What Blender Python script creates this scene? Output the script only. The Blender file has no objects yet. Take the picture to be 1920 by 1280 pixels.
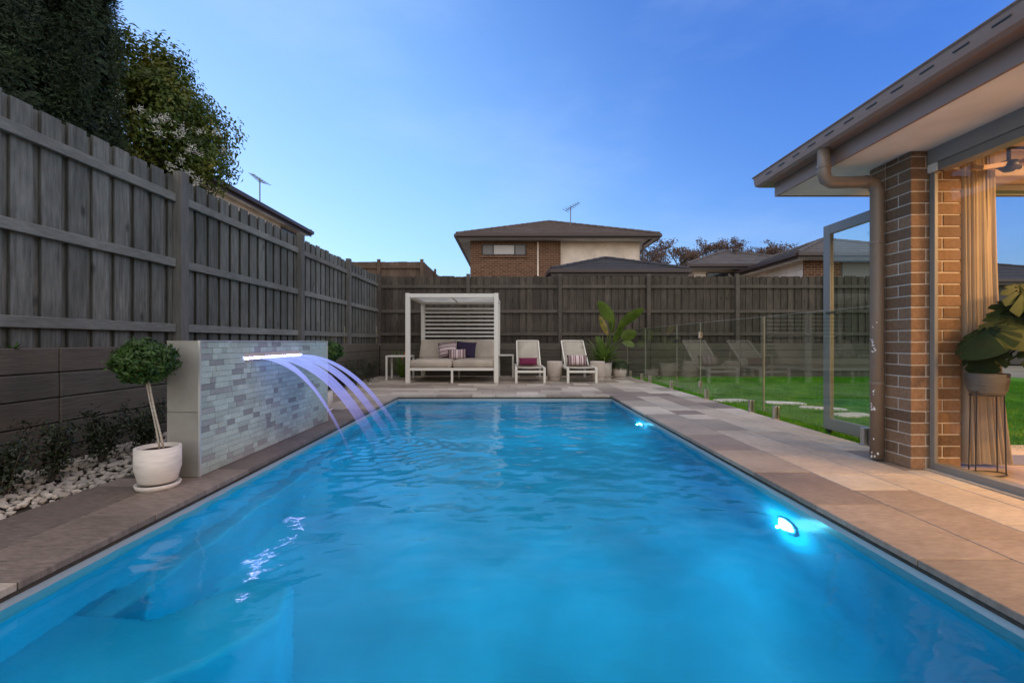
import bpy, bmesh, math, random
import numpy as np
from mathutils import Vector, Matrix, Euler
random.seed(7); rng = np.random.default_rng(7)
S = bpy.context.scene; COL = S.collection
PI = math.pi; R = math.radians

# ------------------------------------------------------------------ camera, world, fill lamp, exposure
cam = bpy.data.objects.new('camera', bpy.data.cameras.new('camera')); COL.objects.link(cam); S.camera = cam
cam.data.sensor_width = 36; cam.data.lens = 16; cam.location = (0, 0, .95); cam.rotation_euler = (PI/2, 0, 0)
cam.data.shift_x = .0026; cam.data.clip_start = .05; cam.data.clip_end = 1000
W = bpy.data.worlds.new('World'); S.world = W; W.use_nodes = True
wn = W.node_tree; bg = wn.nodes['Background']
SUN_AZ, SUN_EL = -60, 1.0
sky = wn.nodes.new('ShaderNodeTexSky'); sky.sky_type = 'NISHITA'; sky.sun_disc = False
sky.sun_elevation = R(SUN_EL); sky.sun_rotation = R(SUN_AZ); sky.ozone_density = 3
# dusk grading of the whole sky: compressed range, deeper away from the glow
gm = wn.nodes.new('ShaderNodeGamma'); gm.inputs[1].default_value = .6
tc = wn.nodes.new('ShaderNodeTexCoord')
dt = wn.nodes.new('ShaderNodeVectorMath'); dt.operation = 'DOT_PRODUCT'; dt.inputs[1].default_value = (.62, .35, .70)
mr = wn.nodes.new('ShaderNodeMapRange'); mr.interpolation_type = 'SMOOTHSTEP'
mr.inputs['From Min'].default_value = .45; mr.inputs['From Max'].default_value = 1.0
tint = wn.nodes.new('ShaderNodeMixRGB'); tint.inputs[1].default_value = (.69, .89, 1.2, 1); tint.inputs[2].default_value = (.22, .42, .95, 1)
mul = wn.nodes.new('ShaderNodeMixRGB'); mul.blend_type = 'MULTIPLY'; mul.inputs[0].default_value = 1
wn.links.new(sky.outputs[0], gm.inputs[0]); wn.links.new(tc.outputs['Generated'], dt.inputs[0])
wn.links.new(dt.outputs['Value'], mr.inputs['Value']); wn.links.new(mr.outputs[0], tint.inputs[0])
wn.links.new(gm.outputs[0], mul.inputs[1]); wn.links.new(tint.outputs[0], mul.inputs[2]); wn.links.new(mul.outputs[0], bg.inputs[0])
cn = wn.nodes.new('ShaderNodeTexNoise'); cn.inputs['Scale'].default_value = 1.6; cn.inputs['Detail'].default_value = 5; cn.inputs['Roughness'].default_value = .55
cm = wn.nodes.new('ShaderNodeMapping'); cm.inputs['Scale'].default_value = (1.0, .8, 2.6); cm.inputs['Rotation'].default_value = (.3, .5, .2)
wn.links.new(tc.outputs['Generated'], cm.inputs[0]); wn.links.new(cm.outputs[0], cn.inputs['Vector'])
cr_ = wn.nodes.new('ShaderNodeMapRange'); cr_.interpolation_type = 'SMOOTHSTEP'; cr_.inputs['From Min'].default_value = .42; cr_.inputs['From Max'].default_value = .75; cr_.inputs['To Max'].default_value = .30
wn.links.new(cn.outputs[0], cr_.inputs['Value'])
wc = wn.nodes.new('ShaderNodeMixRGB'); wc.inputs[2].default_value = (.52, .68, .95, 1); wn.links.new(cr_.outputs[0], wc.inputs[0]); wn.links.new(mul.outputs[0], wc.inputs[1]); wn.links.new(wc.outputs[0], bg.inputs[0])
bg.inputs[1].default_value = 1.18
FILL_AZ, FILL_EL = 168, 48
sun = bpy.data.objects.new('sun', bpy.data.lights.new('sun', 'SUN')); COL.objects.link(sun)  # added warm dome fill behind the camera, apart from the sky light
sun.data.energy = 2.9; sun.data.angle = R(135); sun.data.color = (1, .78, .42)  # sun here is the added warm fill lamp, not the sky's low sun
_d = Vector((math.sin(R(FILL_AZ))*math.cos(R(FILL_EL)), math.cos(R(FILL_AZ))*math.cos(R(FILL_EL)), math.sin(R(FILL_EL))))
sun.rotation_euler = _d.to_track_quat('Z', 'Y').to_euler()
S.render.engine = 'CYCLES'
cy = S.cycles; cy.use_denoising = True; cy.max_bounces = 9; cy.diffuse_bounces = 3; cy.glossy_bounces = 4
cy.transmission_bounces = 8; cy.transparent_max_bounces = 12; cy.sample_clamp_indirect = 3.0; cy.blur_glossy = .5
S.view_settings.view_transform = 'Standard'; S.view_settings.look = 'None'; S.view_settings.exposure = 0; S.view_settings.gamma = 1

# ------------------------------------------------------------------ helpers
def mat(name, col, rough=.7, metal=0, spec=.5):
    m = bpy.data.materials.new(name); m.use_nodes = True
    b = m.node_tree.nodes['Principled BSDF']
    b.inputs['Base Color'].default_value = (*col, 1); b.inputs['Roughness'].default_value = rough
    b.inputs['Metallic'].default_value = metal; b.inputs['Specular IOR Level'].default_value = spec
    return m
def N(m, t, **k):
    n = m.node_tree.nodes.new(t)
    for a, v in k.items(): setattr(n, a, v)
    return n
def L(m, a, b): m.node_tree.links.new(a, b)
def bsdf(m): return m.node_tree.nodes['Principled BSDF']
def grain(name, stops, scale=(1, 1, 1), nscale=6, detail=6, rough=.75, bump=.25, rnd=.35, spec=.4, dist=.004, offs=True, knots=0, rndhue=0):
    """noise-coloured material; world-position grain, a random tone per object"""
    m = mat(name, (.5, .5, .5), rough, 0, spec)
    geo = N(m, 'ShaderNodeNewGeometry'); oi = N(m, 'ShaderNodeObjectInfo')
    mp = N(m, 'ShaderNodeMapping'); mp.inputs['Scale'].default_value = scale
    add = N(m, 'ShaderNodeVectorMath', operation='MULTIPLY_ADD'); add.inputs[1].default_value = (37, 53, 71)
    L(m, oi.outputs['Random'], add.inputs[0]); L(m, geo.outputs['Position'], add.inputs[2])
    L(m, add.outputs[0] if offs else geo.outputs['Position'], mp.inputs[0])
    no = N(m, 'ShaderNodeTexNoise'); no.inputs['Scale'].default_value = nscale; no.inputs['Detail'].default_value = detail
    no.inputs['Roughness'].default_value = .62; L(m, mp.outputs[0], no.inputs['Vector'])
    cr = N(m, 'ShaderNodeValToRGB'); el = cr.color_ramp.elements
    while len(el) < len(stops): el.new(.5)
    for e, (p, c) in zip(el, stops): e.position = p; e.color = (*c, 1)
    L(m, no.outputs['Fac'], cr.inputs[0]); out = cr.outputs[0]
    # large blotches
    n2 = N(m, 'ShaderNodeTexNoise'); n2.inputs['Scale'].default_value = 1.7; n2.inputs['Detail'].default_value = 3
    L(m, geo.outputs['Position'], n2.inputs['Vector'])
    mrr = N(m, 'ShaderNodeMapRange'); mrr.inputs['From Min'].default_value = .3; mrr.inputs['From Max'].default_value = .7
    mrr.inputs['To Min'].default_value = .82; mrr.inputs['To Max'].default_value = 1.15; L(m, n2.outputs[0], mrr.inputs['Value'])
    r2 = N(m, 'ShaderNodeMapRange'); r2.inputs['To Min'].default_value = 1-rnd; r2.inputs['To Max'].default_value = 1+rnd
    L(m, oi.outputs['Random'], r2.inputs['Value'])
    mm = N(m, 'ShaderNodeMath', operation='MULTIPLY'); L(m, mrr.outputs[0], mm.inputs[0]); L(m, r2.outputs[0], mm.inputs[1])
    vm = N(m, 'ShaderNodeVectorMath', operation='SCALE'); L(m, out, vm.inputs[0]); L(m, mm.outputs[0], vm.inputs['Scale']); out = vm.outputs[0]
    if knots:
        vo = N(m, 'ShaderNodeTexVoronoi'); vo.inputs['Scale'].default_value = knots
        mk = N(m, 'ShaderNodeMapping'); mk.inputs['Scale'].default_value = (0, 1, .55) if name == 'weathered_paling' else (1, 0, .55); L(m, add.outputs[0], mk.inputs[0]); L(m, mk.outputs[0], vo.inputs['Vector'])
        kr = N(m, 'ShaderNodeMapRange'); kr.inputs['From Min'].default_value = .05; kr.inputs['From Max'].default_value = .15
        kr.inputs['To Min'].default_value = .45; kr.inputs['To Max'].default_value = 1; L(m, vo.outputs['Distance'], kr.inputs['Value'])
        v3 = N(m, 'ShaderNodeVectorMath', operation='SCALE'); L(m, out, v3.inputs[0]); L(m, kr.outputs[0], v3.inputs['Scale']); out = v3.outputs[0]
    L(m, out, bsdf(m).inputs['Base Color'])
    if bump:
        bp = N(m, 'ShaderNodeBump'); bp.inputs['Strength'].default_value = bump; bp.inputs['Distance'].default_value = dist
        L(m, no.outputs['Fac'], bp.inputs['Height']); L(m, bp.outputs[0], bsdf(m).inputs['Normal'])
    rr = N(m, 'ShaderNodeMapRange'); rr.inputs['To Min'].default_value = rough-.12; rr.inputs['To Max'].default_value = min(1, rough+.12)
    L(m, no.outputs['Fac'], rr.inputs['Value']); L(m, rr.outputs[0], bsdf(m).inputs['Roughness'])
    return m
def emis(name, col, st):
    m = mat(name, col); b = bsdf(m); b.inputs['Emission Color'].default_value = (*col, 1); b.inputs['Emission Strength'].default_value = st
    return m

class MB:
    def __init__(s): s.v = []; s.f = []; s.mi = []; s.m = 0
    def add(s, vs, fs):
        o = len(s.v); s.v += [tuple(v) for v in vs]
        for f in fs: s.f.append([o+i for i in f]); s.mi.append(s.m)
        return s
    def box(s, c, d, rot=None, cham=0):
        x, y, z = d[0]/2, d[1]/2, d[2]/2
        if cham:
            bm = bmesh.new(); bmesh.ops.create_cube(bm, size=1)
            bmesh.ops.scale(bm, vec=d, verts=bm.verts); bmesh.ops.bevel(bm, geom=bm.edges[:], offset=cham, segments=1, affect='EDGES')
            vs = [v.co.copy() for v in bm.verts]; fs = [[v.index for v in f.verts] for f in bm.faces]; bm.free()
        else:
            vs = [Vector((i*x, j*y, k*z)) for i in (-1, 1) for j in (-1, 1) for k in (-1, 1)]
            fs = [(0, 1, 3, 2), (4, 6, 7, 5), (0, 4, 5, 1), (2, 3, 7, 6), (0, 2, 6, 4), (1, 5, 7, 3)]
        M = rot if rot is not None else Matrix.Identity(3)
        return s.add([M @ v + Vector(c) for v in vs], fs)
    def span(s, a, b, cham=0):
        return s.box([(a[i]+b[i])/2 for i in range(3)], [abs(b[i]-a[i]) for i in range(3)], None, cham)
    def tube(s, pts, rad, n=10, cap=True):
        pts = [Vector(p) for p in pts]; k = len(pts); rad = rad if hasattr(rad, '__len__') else [rad]*k
        vs = []; fs = []; up = None
        for i, p in enumerate(pts):
            t = (pts[min(i+1, k-1)]-pts[max(i-1, 0)]).normalized()
            if up is None: up = t.orthogonal().normalized()
            up = (up - t*up.dot(t)); up = up.normalized() if up.length > 1e-5 else t.orthogonal().normalized()
            q = t.cross(up)
            for j in range(n):
                a = 2*PI*j/n; vs.append(p+(up*math.cos(a)+q*math.sin(a))*rad[i])
        for i in range(k-1):
            for j in range(n):
                j2 = (j+1) % n; fs.append((i*n+j, i*n+j2, (i+1)*n+j2, (i+1)*n+j))
        if cap: fs.append(list(range(n))[::-1]); fs.append([(k-1)*n+j for j in range(n)])
        return s.add(vs, fs)
    def lathe(s, prof, c=(0, 0, 0), n=32):
        vs = []; fs = []; k = len(prof)
        for r, z in prof:
            for j in range(n): a = 2*PI*j/n; vs.append((c[0]+r*math.cos(a), c[1]+r*math.sin(a), c[2]+z))
        for i in range(k-1):
            for j in range(n): j2 = (j+1) % n; fs.append((i*n+j, i*n+j2, (i+1)*n+j2, (i+1)*n+j))
        return s.add(vs, fs)
    def poly(s, pts, z0, z1):
        n = len(pts); vs = [(x, y, z0) for x, y in pts]+[(x, y, z1) for x, y in pts]
        return s.add(vs, [list(range(n))[::-1], list(range(n, 2*n))]+[(i, (i+1) % n, n+(i+1) % n, n+i) for i in range(n)])
    def mesh(s, name, mats, smooth=False, bev=0):
        me = bpy.data.meshes.new(name); me.from_pydata(s.v, [], s.f)
        for m in (mats if isinstance(mats, (list, tuple)) else [mats]): me.materials.append(m)
        if any(s.mi): me.polygons.foreach_set('material_index', s.mi)
        if smooth: me.polygons.foreach_set('use_smooth', [True]*len(me.polygons))
        me.update(); return me
    def build(s, name, mats, parent=None, smooth=False, bevel=0, seg=2, auto=None):
        me = s.mesh(name, mats, smooth)
        if auto is not None: me.shade_auto = None
        o = link(name, me, parent)
        if bevel:
            b = o.modifiers.new('bevel', 'BEVEL'); b.width = bevel; b.segments = seg; b.limit_method = 'ANGLE'; b.angle_limit = R(40)
            b.harden_normals = False
        return o
def wloc(o):
    v = Vector((0, 0, 0))
    while o is not None: v = v + o.location; o = o.parent
    return v
def link(name, me, parent=None, world=None):
    """geometry given in world coordinates (or a mesh centred on `world`); parents are never rotated while building"""
    o = bpy.data.objects.new(name, me); COL.objects.link(o)
    w = Vector(world) if world is not None else Vector((0, 0, 0))
    if parent is not None: o.parent = parent; o.location = w - wloc(parent)
    else: o.location = w
    return o
def thing(name, label, cat, loc=(0, 0, 0), group=None):
    o = bpy.data.objects.new(name, None); COL.objects.link(o); o.location = loc; o.empty_display_size = .1
    return tag(o, label, cat, group)
def tag(o, label=None, cat=None, group=None, kind=None):
    if label: o['label'] = label
    if cat: o['category'] = cat
    if group: o['group'] = group
    if kind: o['kind'] = kind
    return o
def struct(o): o['kind'] = 'structure'; return o
def stuff(o): o['kind'] = 'stuff'; return o
def copy_tree(o, parent=None):
    c = o.copy(); COL.objects.link(c)
    if parent is not None: c.parent = parent
    for ch in list(o.children): copy_tree(ch, c)
    return c
_bc = {}
def piece(name, a, b, m, parent, cham=.003):
    """a chamfered block between corners a and b; equal sizes share mesh data"""
    d = tuple(round(abs(b[i]-a[i]), 3) for i in range(3)); key = (name, d, m.name, cham)
    if key not in _bc:
        mb = MB(); mb.box((0, 0, 0), d, None, min(cham, min(d)*.3)); _bc[key] = mb.mesh(name, m)
    return link(name, _bc[key], parent, [(a[i]+b[i])/2 for i in range(3)])

def leaves(pos, nrm, size, aspect=.45, m=None, name='foliage', parent=None, droop=.25):
    """many leaf-shaped folded quads (4 triangles)"""
    n = len(pos); pos = np.asarray(pos, float); nrm = np.asarray(nrm, float)
    nrm /= np.linalg.norm(nrm, axis=1)[:, None]+1e-9
    t = rng.normal(size=(n, 3)); t -= nrm*(t*nrm).sum(1)[:, None]; t /= np.linalg.norm(t, axis=1)[:, None]
    s = np.cross(nrm, t); size = (np.broadcast_to(size, n)*rng.uniform(.7, 1.25, n))[:, None]
    v = np.empty((n, 6, 3)); w = size*aspect/2
    v[:, 0] = pos; v[:, 1] = pos+t*size*.45+s*w+nrm*w*.35; v[:, 2] = pos+t*size*.45-s*w+nrm*w*.35
    v[:, 3] = pos+t*size-nrm*size*droop; v[:, 4] = pos+t*size*.5-nrm*size*droop*.2; v[:, 5] = v[:, 4]
    base = np.arange(n)[:, None]*6
    f = np.concatenate([base+np.array([[0, 1, 4]]), base+np.array([[1, 3, 4]]), base+np.array([[0, 4, 2]]), base+np.array([[4, 3, 2]])])
    me = bpy.data.meshes.new(name)
    me.vertices.add(n*6); me.vertices.foreach_set('co', v.reshape(-1))
    me.loops.add(len(f)*3); me.loops.foreach_set('vertex_index', f.reshape(-1).astype(np.int32))
    me.polygons.add(len(f)); me.polygons.foreach_set('loop_start', (np.arange(len(f))*3).astype(np.int32))
    if m: me.materials.append(m)
    me.update(calc_edges=True); me.validate()
    return link(name, me, parent)

# ------------------------------------------------------------------ materials
M = {}
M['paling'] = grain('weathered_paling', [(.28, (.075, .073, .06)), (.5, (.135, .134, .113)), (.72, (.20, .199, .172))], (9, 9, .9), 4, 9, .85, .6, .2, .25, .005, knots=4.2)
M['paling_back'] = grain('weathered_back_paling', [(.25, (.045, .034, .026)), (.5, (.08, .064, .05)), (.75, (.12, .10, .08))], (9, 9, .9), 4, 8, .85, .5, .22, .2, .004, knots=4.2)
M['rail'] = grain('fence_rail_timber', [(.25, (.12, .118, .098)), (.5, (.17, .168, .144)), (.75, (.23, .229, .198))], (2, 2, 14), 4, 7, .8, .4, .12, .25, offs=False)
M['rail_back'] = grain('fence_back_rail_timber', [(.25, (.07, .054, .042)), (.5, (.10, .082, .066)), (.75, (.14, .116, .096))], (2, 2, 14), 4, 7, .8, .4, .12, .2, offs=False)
M['post'] = grain('fence_post_timber', [(.25, (.09, .086, .076)), (.6, (.14, .134, .12)), (.8, (.18, .172, .155))], (10, 10, 1), 4, 6, .8, .35, .1, .25, offs=False)
M['sleeper'] = grain('wood_look_concrete_sleeper', [(.3, (.072, .060, .044)), (.55, (.10, .084, .064)), (.8, (.13, .112, .088))], (1.2, 1.2, 18), 5, 7, .8, .6, .1, .3, .006)
M['paver'] = grain('stone_paver', [(.30, (.31, .258, .20)), (.50, (.38, .322, .255)), (.72, (.45, .385, .31))], (1.6, 4.2, 1), 11, 8, .62, .16, .24, .4, .002)
M['paver_dark'] = grain('brown_stone_paver', [(.30, (.20, .155, .118)), (.50, (.25, .198, .155)), (.72, (.31, .25, .198))], (1.6, 5.2, 1), 10, 8, .6, .16, .2, .4, .002)
M['paver_pale'] = grain('pale_stone_paver', [(.30, (.40, .35, .28)), (.55, (.48, .42, .34)), (.75, (.55, .49, .40))], (1.6, 4.2, 1), 10, 8, .62, .15, .1, .4, .002)
M['paver_brown'] = grain('deep_brown_stone_paver', [(.30, (.12, .09, .07)), (.50, (.18, .14, .112)), (.72, (.25, .2, .16))], (1.6, 5.2, 1), 10, 8, .6, .16, .25, .4, .002)  # darker brown pavers left of the pool
M['grout'] = grain('paving_bed', [(.3, (.045, .038, .03)), (.7, (.08, .066, .054))], (1, 1, 1), 30, 3, .9, .2, 0, .2, offs=False)
M['mortar'] = grain('pale_mortar', [(.3, (.50, .46, .40)), (.7, (.62, .58, .52))], (1, 1, 1), 60, 3, .9, .3, 0, .2, offs=False)
M['brick'] = grain('brown_face_brick', [(.3, (.145, .088, .052)), (.55, (.20, .126, .078)), (.8, (.26, .172, .112))], (1, 1, 1), 45, 6, .75, .4, .3, .35, .002)
M['bronze'] = mat('bronze_painted_steel', (.24, .155, .115), .45)
M['pipe'] = mat('bronze_painted_downpipe', (.20, .15, .11), .35)
M['soffit'] = grain('painted_eave_lining', [(.3, (.64, .63, .58)), (.7, (.68, .67, .62))], (1, 1, 1), 3, 2, .7, .0, 0, .3, offs=False)
M['alu'] = mat('grey_powder_coated_aluminium', (.22, .215, .20), .42, .1)
M['lintel'] = mat('grey_painted_lintel', (.26, .26, .255), .5)
M['white_metal'] = mat('off_white_powder_coated_aluminium', (.70, .66, .58), .45)
M['white_slat'] = mat('white_slat_metal', (.76, .73, .66), .5)
M['steel'] = mat('brushed_stainless_steel', (.55, .53, .5), .28, 1)
M['black'] = mat('black_plastic', (.02, .02, .02), .4)
M['cushion'] = grain('beige_outdoor_fabric', [(.35, (.37, .31, .245)), (.65, (.45, .38, .31))], (1, 1, 1), 160, 3, .95, .3, .04, .1, .001, offs=False)
M['sling'] = grain('beige_sling_mesh', [(.35, (.36, .32, .255)), (.65, (.45, .405, .33))], (1, 1, 1), 220, 2, .9, .3, .03, .1, .001, offs=False)
M['navy'] = mat('navy_fabric', (.035, .025, .05), .95, 0, .1)
M['plum'] = mat('plum_fabric', (.16, .028, .065), .9, 0, .1)
M['ceramic'] = grain('cream_ceramic', [(.3, (.50, .415, .345)), (.7, (.58, .49, .41))], (1, 1, 6), 8, 4, .6, .1, .04, .4, .001)
M['pot'] = grain('textured_cream_pot', [(.3, (.52, .47, .42)), (.55, (.62, .57, .51)), (.75, (.68, .63, .57))], (1, 1, 7), 6, 6, .7, .35, .03, .3, .002)
M['soil'] = grain('potting_mix', [(.3, (.02, .012, .008)), (.7, (.07, .04, .026))], (1, 1, 1), 90, 4, .95, .8, 0, .1, .01, offs=False)
M['endtile'] = grain('grey_porcelain_tile', [(.3, (.25, .235, .20)), (.5, (.31, .295, .255)), (.75, (.37, .35, .31))], (1, 1, 1), 3.5, 8, .5, .1, .05, .4, .001)
M['tile'] = grain('pale_split_stone_tile', [(.3, (.33, .40, .36)), (.55, (.41, .485, .44)), (.8, (.47, .55, .50))], (1, 6, 6), 9, 6, .6, .3, .16, .4, .002)
M['tile_dark'] = grain('dark_split_stone_tile', [(.3, (.23, .245, .235)), (.55, (.29, .305, .295)), (.8, (.34, .36, .35))], (1, 6, 6), 9, 6, .6, .3, .2, .4, .002)
M['trim'] = mat('satin_metal_trim', (.62, .62, .6), .35, .6)
M['pebble'] = grain('white_pebble', [(.3, (.32, .275, .225)), (.6, (.45, .40, .335)), (.8, (.56, .51, .44))], (1, 1, 1), 12, 5, .7, .3, .25, .3, .003)
M['earth'] = grain('dark_earth', [(.3, (.03, .024, .018)), (.7, (.06, .048, .036))], (1, 1, 1), 4, 6, .95, .3, 0, .1, .01, offs=False)
M['lawnbase'] = grain('lawn_base', [(.3, (.07, .19, .015)), (.7, (.10, .27, .02))], (1, 1, 1), 12, 6, .95, .3, 0, .1, .01, offs=False)
M['step'] = grain('white_stepping_stone', [(.3, (.5, .45, .4)), (.7, (.62, .57, .51))], (1, 1, 1), 8, 5, .8, .2, .1, .2, .003)
M['bark'] = grain('bark', [(.3, (.06, .045, .035)), (.7, (.16, .13, .10))], (6, 6, 1), 8, 6, .9, .6, 0, .2, .01, offs=False)
M['stem'] = grain('pale_stem', [(.3, (.34, .29, .22)), (.7, (.50, .44, .35))], (1, 1, 4), 20, 4, .7, .2, 0, .3, .002, offs=False)
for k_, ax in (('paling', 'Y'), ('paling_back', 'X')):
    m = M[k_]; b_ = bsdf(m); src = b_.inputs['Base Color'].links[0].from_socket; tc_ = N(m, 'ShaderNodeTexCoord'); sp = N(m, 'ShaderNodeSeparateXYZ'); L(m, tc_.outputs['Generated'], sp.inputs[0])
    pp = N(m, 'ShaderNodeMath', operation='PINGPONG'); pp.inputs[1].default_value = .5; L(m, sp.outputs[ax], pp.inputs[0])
    er = N(m, 'ShaderNodeMapRange'); er.inputs['From Max'].default_value = .045; er.inputs['To Min'].default_value = .5; L(m, pp.outputs[0], er.inputs['Value'])  # dark edges: shade of the lap gaps painted into the board colour
    # darker towards the foot of each board
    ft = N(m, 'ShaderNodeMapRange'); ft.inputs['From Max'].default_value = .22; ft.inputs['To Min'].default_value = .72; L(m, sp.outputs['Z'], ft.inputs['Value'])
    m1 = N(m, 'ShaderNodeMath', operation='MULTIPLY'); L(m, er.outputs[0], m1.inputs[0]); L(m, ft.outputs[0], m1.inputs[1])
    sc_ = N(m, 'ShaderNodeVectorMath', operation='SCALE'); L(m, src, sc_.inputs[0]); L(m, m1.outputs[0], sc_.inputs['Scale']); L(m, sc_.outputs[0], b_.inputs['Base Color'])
def leafmat(name, a, b, c, sc=9, trans=.25, rough=.5):
    m = grain(name, [(.3, a), (.52, b), (.78, c)], (1, 1, 1), sc, 3, rough, 0, 0, .4, offs=False)
    for n in m.node_tree.nodes:
        if n.type == 'MAP_RANGE': pass
    b_ = bsdf(m); tr = N(m, 'ShaderNodeBsdfTranslucent'); mx = N(m, 'ShaderNodeMixShader'); mx.inputs[0].default_value = trans
    src = b_.inputs['Base Color'].links[0].from_socket; L(m, src, tr.inputs[0])
    out = [n for n in m.node_tree.nodes if n.type == 'OUTPUT_MATERIAL'][0]
    L(m, b_.outputs[0], mx.inputs[1]); L(m, tr.outputs[0], mx.inputs[2]); L(m, mx.outputs[0], out.inputs[0])
    return m
M['lilly'] = leafmat('lilly_pilly_leaf', (.03, .055, .006), (.09, .13, .012), (.24, .19, .02), 2.6, .3)
M['cypress'] = leafmat('cypress_foliage', (.008, .016, .004), (.018, .033, .009), (.04, .07, .018), 5, .1, .7)
M['topiary'] = leafmat('topiary_leaf', (.016, .04, .008), (.045, .10, .016), (.10, .19, .03), 12, .25)
M['shrub'] = leafmat('dark_shrub_leaf', (.012, .018, .007), (.022, .034, .012), (.045, .06, .02), 14, .15)
M['gum'] = leafmat('gum_leaf', (.07, .045, .03), (.13, .075, .05), (.2, .12, .075), .5, .2)
M['strel'] = leafmat('broad_leaf', (.06, .09, .012), (.10, .15, .02), (.16, .21, .03), 3, .25, .35)
M['strel_dry'] = leafmat('yellowing_leaf', (.09, .12, .015), (.20, .15, .025), (.40, .24, .07), 9, .25, .4)
M['spike'] = leafmat('spiky_leaf', (.06, .11, .02), (.11, .18, .03), (.20, .28, .06), 6, .2, .4)
M['trail'] = leafmat('grey_green_leaf', (.035, .055, .02), (.06, .085, .035), (.09, .12, .05), 10, .2)
M['monst'] = leafmat('monstera_leaf', (.012, .028, .004), (.022, .046, .006), (.036, .07, .01), 5, .08, .75)
M['orange'] = mat('orange_bract', (.5, .16, .02), .6)
M['blossom'] = mat('cream_blossom', (.62, .60, .52), .9)
M['grass'] = leafmat('grass_blade', (.035, .16, .005), (.09, .29, .01), (.24, .38, .025), 3.2, .25, .85)
def glassmat(name, tint=(.93, .98, .96), refl=1.0, edge=None):
    m = bpy.data.materials.new(name); m.use_nodes = True; nt = m.node_tree; nt.nodes.clear()
    out = nt.nodes.new('ShaderNodeOutputMaterial'); t = nt.nodes.new('ShaderNodeBsdfTransparent'); t.inputs[0].default_value = (*tint, 1)
    g = nt.nodes.new('ShaderNodeBsdfGlossy'); g.inputs['Roughness'].default_value = 0; lw = nt.nodes.new('ShaderNodeLayerWeight'); lw.inputs['Blend'].default_value = .5; pw = nt.nodes.new('ShaderNodeMath'); pw.operation = 'POWER'; pw.inputs[1].default_value = 5
    ml = nt.nodes.new('ShaderNodeMath'); ml.operation = 'MULTIPLY_ADD'; ml.inputs[1].default_value = .96*refl; ml.inputs[2].default_value = .04*refl; ml.use_clamp = True
    mx = nt.nodes.new('ShaderNodeMixShader'); nt.links.new(lw.outputs['Facing'], pw.inputs[0]); nt.links.new(pw.outputs[0], ml.inputs[0]); nt.links.new(ml.outputs[0], mx.inputs[0])
    nt.links.new(t.outputs[0], mx.inputs[1]); nt.links.new(g.outputs[0], mx.inputs[2]); nt.links.new(mx.outputs[0], out.inputs[0])
    return m
M['glass'] = glassmat('clear_fence_glass', (.93, .97, .95), 1.0)
M['pane'] = glassmat('window_glass', (.95, .96, .95), .5)
M['door_glass'] = glassmat('tinted_door_glass', (.88, .95, .93), .8)
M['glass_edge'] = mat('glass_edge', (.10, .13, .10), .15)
M['glass_edge_lit'] = mat('lit_glass_edge', (.45, .42, .34), .2)  # glass edge catching light, its highlight put into a paler colour

# ------------------------------------------------------------------ ground and paving
XL, XR, YN, YF, WZ = -1.95, 1.79, -.9, 8.0, -.09      # pool opening and water level
def ring(name, x0, x1, y0, y1, hx0, hx1, hy0, hy1, z, m):
    mb = MB(); mb.add([(x0, y0, z), (x1, y0, z), (x1, y1, z), (x0, y1, z), (hx0, hy0, z), (hx1, hy0, z), (hx1, hy1, z), (hx0, hy1, z)],
                      [(0, 1, 5, 4), (1, 2, 6, 5), (2, 3, 7, 6), (3, 0, 4, 7)])
    return struct(mb.build(name, m))
M['ground'] = grain('pale_bounce_ground', [(.3, (.22, .2, .15)), (.7, (.34, .31, .25))], (1, 1, 1), 1.5, 6, .9, .2, 0, .2, offs=False)  # hidden ground, made pale to bounce light up under the eaves
ring('ground', -300, 300, -300, 400, XL-.12, XR+.12, YN-.12, YF+.12, -.06, M['ground'])
pav = thing('paving', None, None); del_keys = [k for k in list(pav.keys())]; struct(pav); pav['label'] = 'stone paving round the pool'
mb = MB()
def slab(x0, x1, y0, y1): mb.span((x0, y0, -.055), (x1, y1, -.006))
slab(XR+.004, 3.27, YN, 12.62); slab(-3.08, XL-.004, 5.5, 12.62); slab(-2.72, XL-.004, YN, 5.496); slab(XL, XR, YF+.004, 12.62)
mb.build('paving_bed', M['grout'], pav)
def paver(x0, x1, y0, y1, dark=.3, pale=.2):
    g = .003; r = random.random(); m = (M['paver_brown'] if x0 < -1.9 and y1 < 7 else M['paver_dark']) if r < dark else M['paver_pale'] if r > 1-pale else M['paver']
    piece('paver', (x0+g, y0+g, -.032), (x1-g, y1-g, random.uniform(-.0012, 0)), m, pav, .0025)
cols = [(1.78, 2.2), (2.2, 2.57), (2.57, 2.92), (2.92, 3.27)]
for ci, (a, b) in enumerate(cols):
    y = [1.99-.665*4, -1.1, -.75, -1.3][ci]
    while y < 12.6:
        ln = .665 if ci == 0 else random.choice([.34, .62, .72, .72, .9])
        y1 = min(y+ln, 12.62)
        if 12.62-y1 < .15: y1 = 12.62
        if ci == 3 and y < 3.36: y1 = min(y1, 3.36)
        near = y < 6
        if not (ci == 0 and y1 < -.6): paver(a, b if not (ci == 3 and y1 <= 3.37) else 3.08, y, y1, .42 if ci == 0 else .2, 0.05 if ci == 0 else .2)
        y = y1
y = YF-.01
rowi = 0
while y < 12.6:
    h = [.22, .38, .3, .42][rowi % 4]; y1 = min(y+h, 12.62)
    if 12.62-y1 < .12: y1 = 12.62
    x = XL if rowi % 2 == 0 else XL-.25
    x = max(x, -3.08) if rowi else XL
    x = -3.08
    while x < 1.78:
        x1 = min(x+random.choice([.42, .62, .78, .9]), 1.78)
        if 1.78-x1 < .12: x1 = 1.78
        paver(x, x1, y, y1, .36, .13); x = x1
    y = y1; rowi += 1
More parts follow.
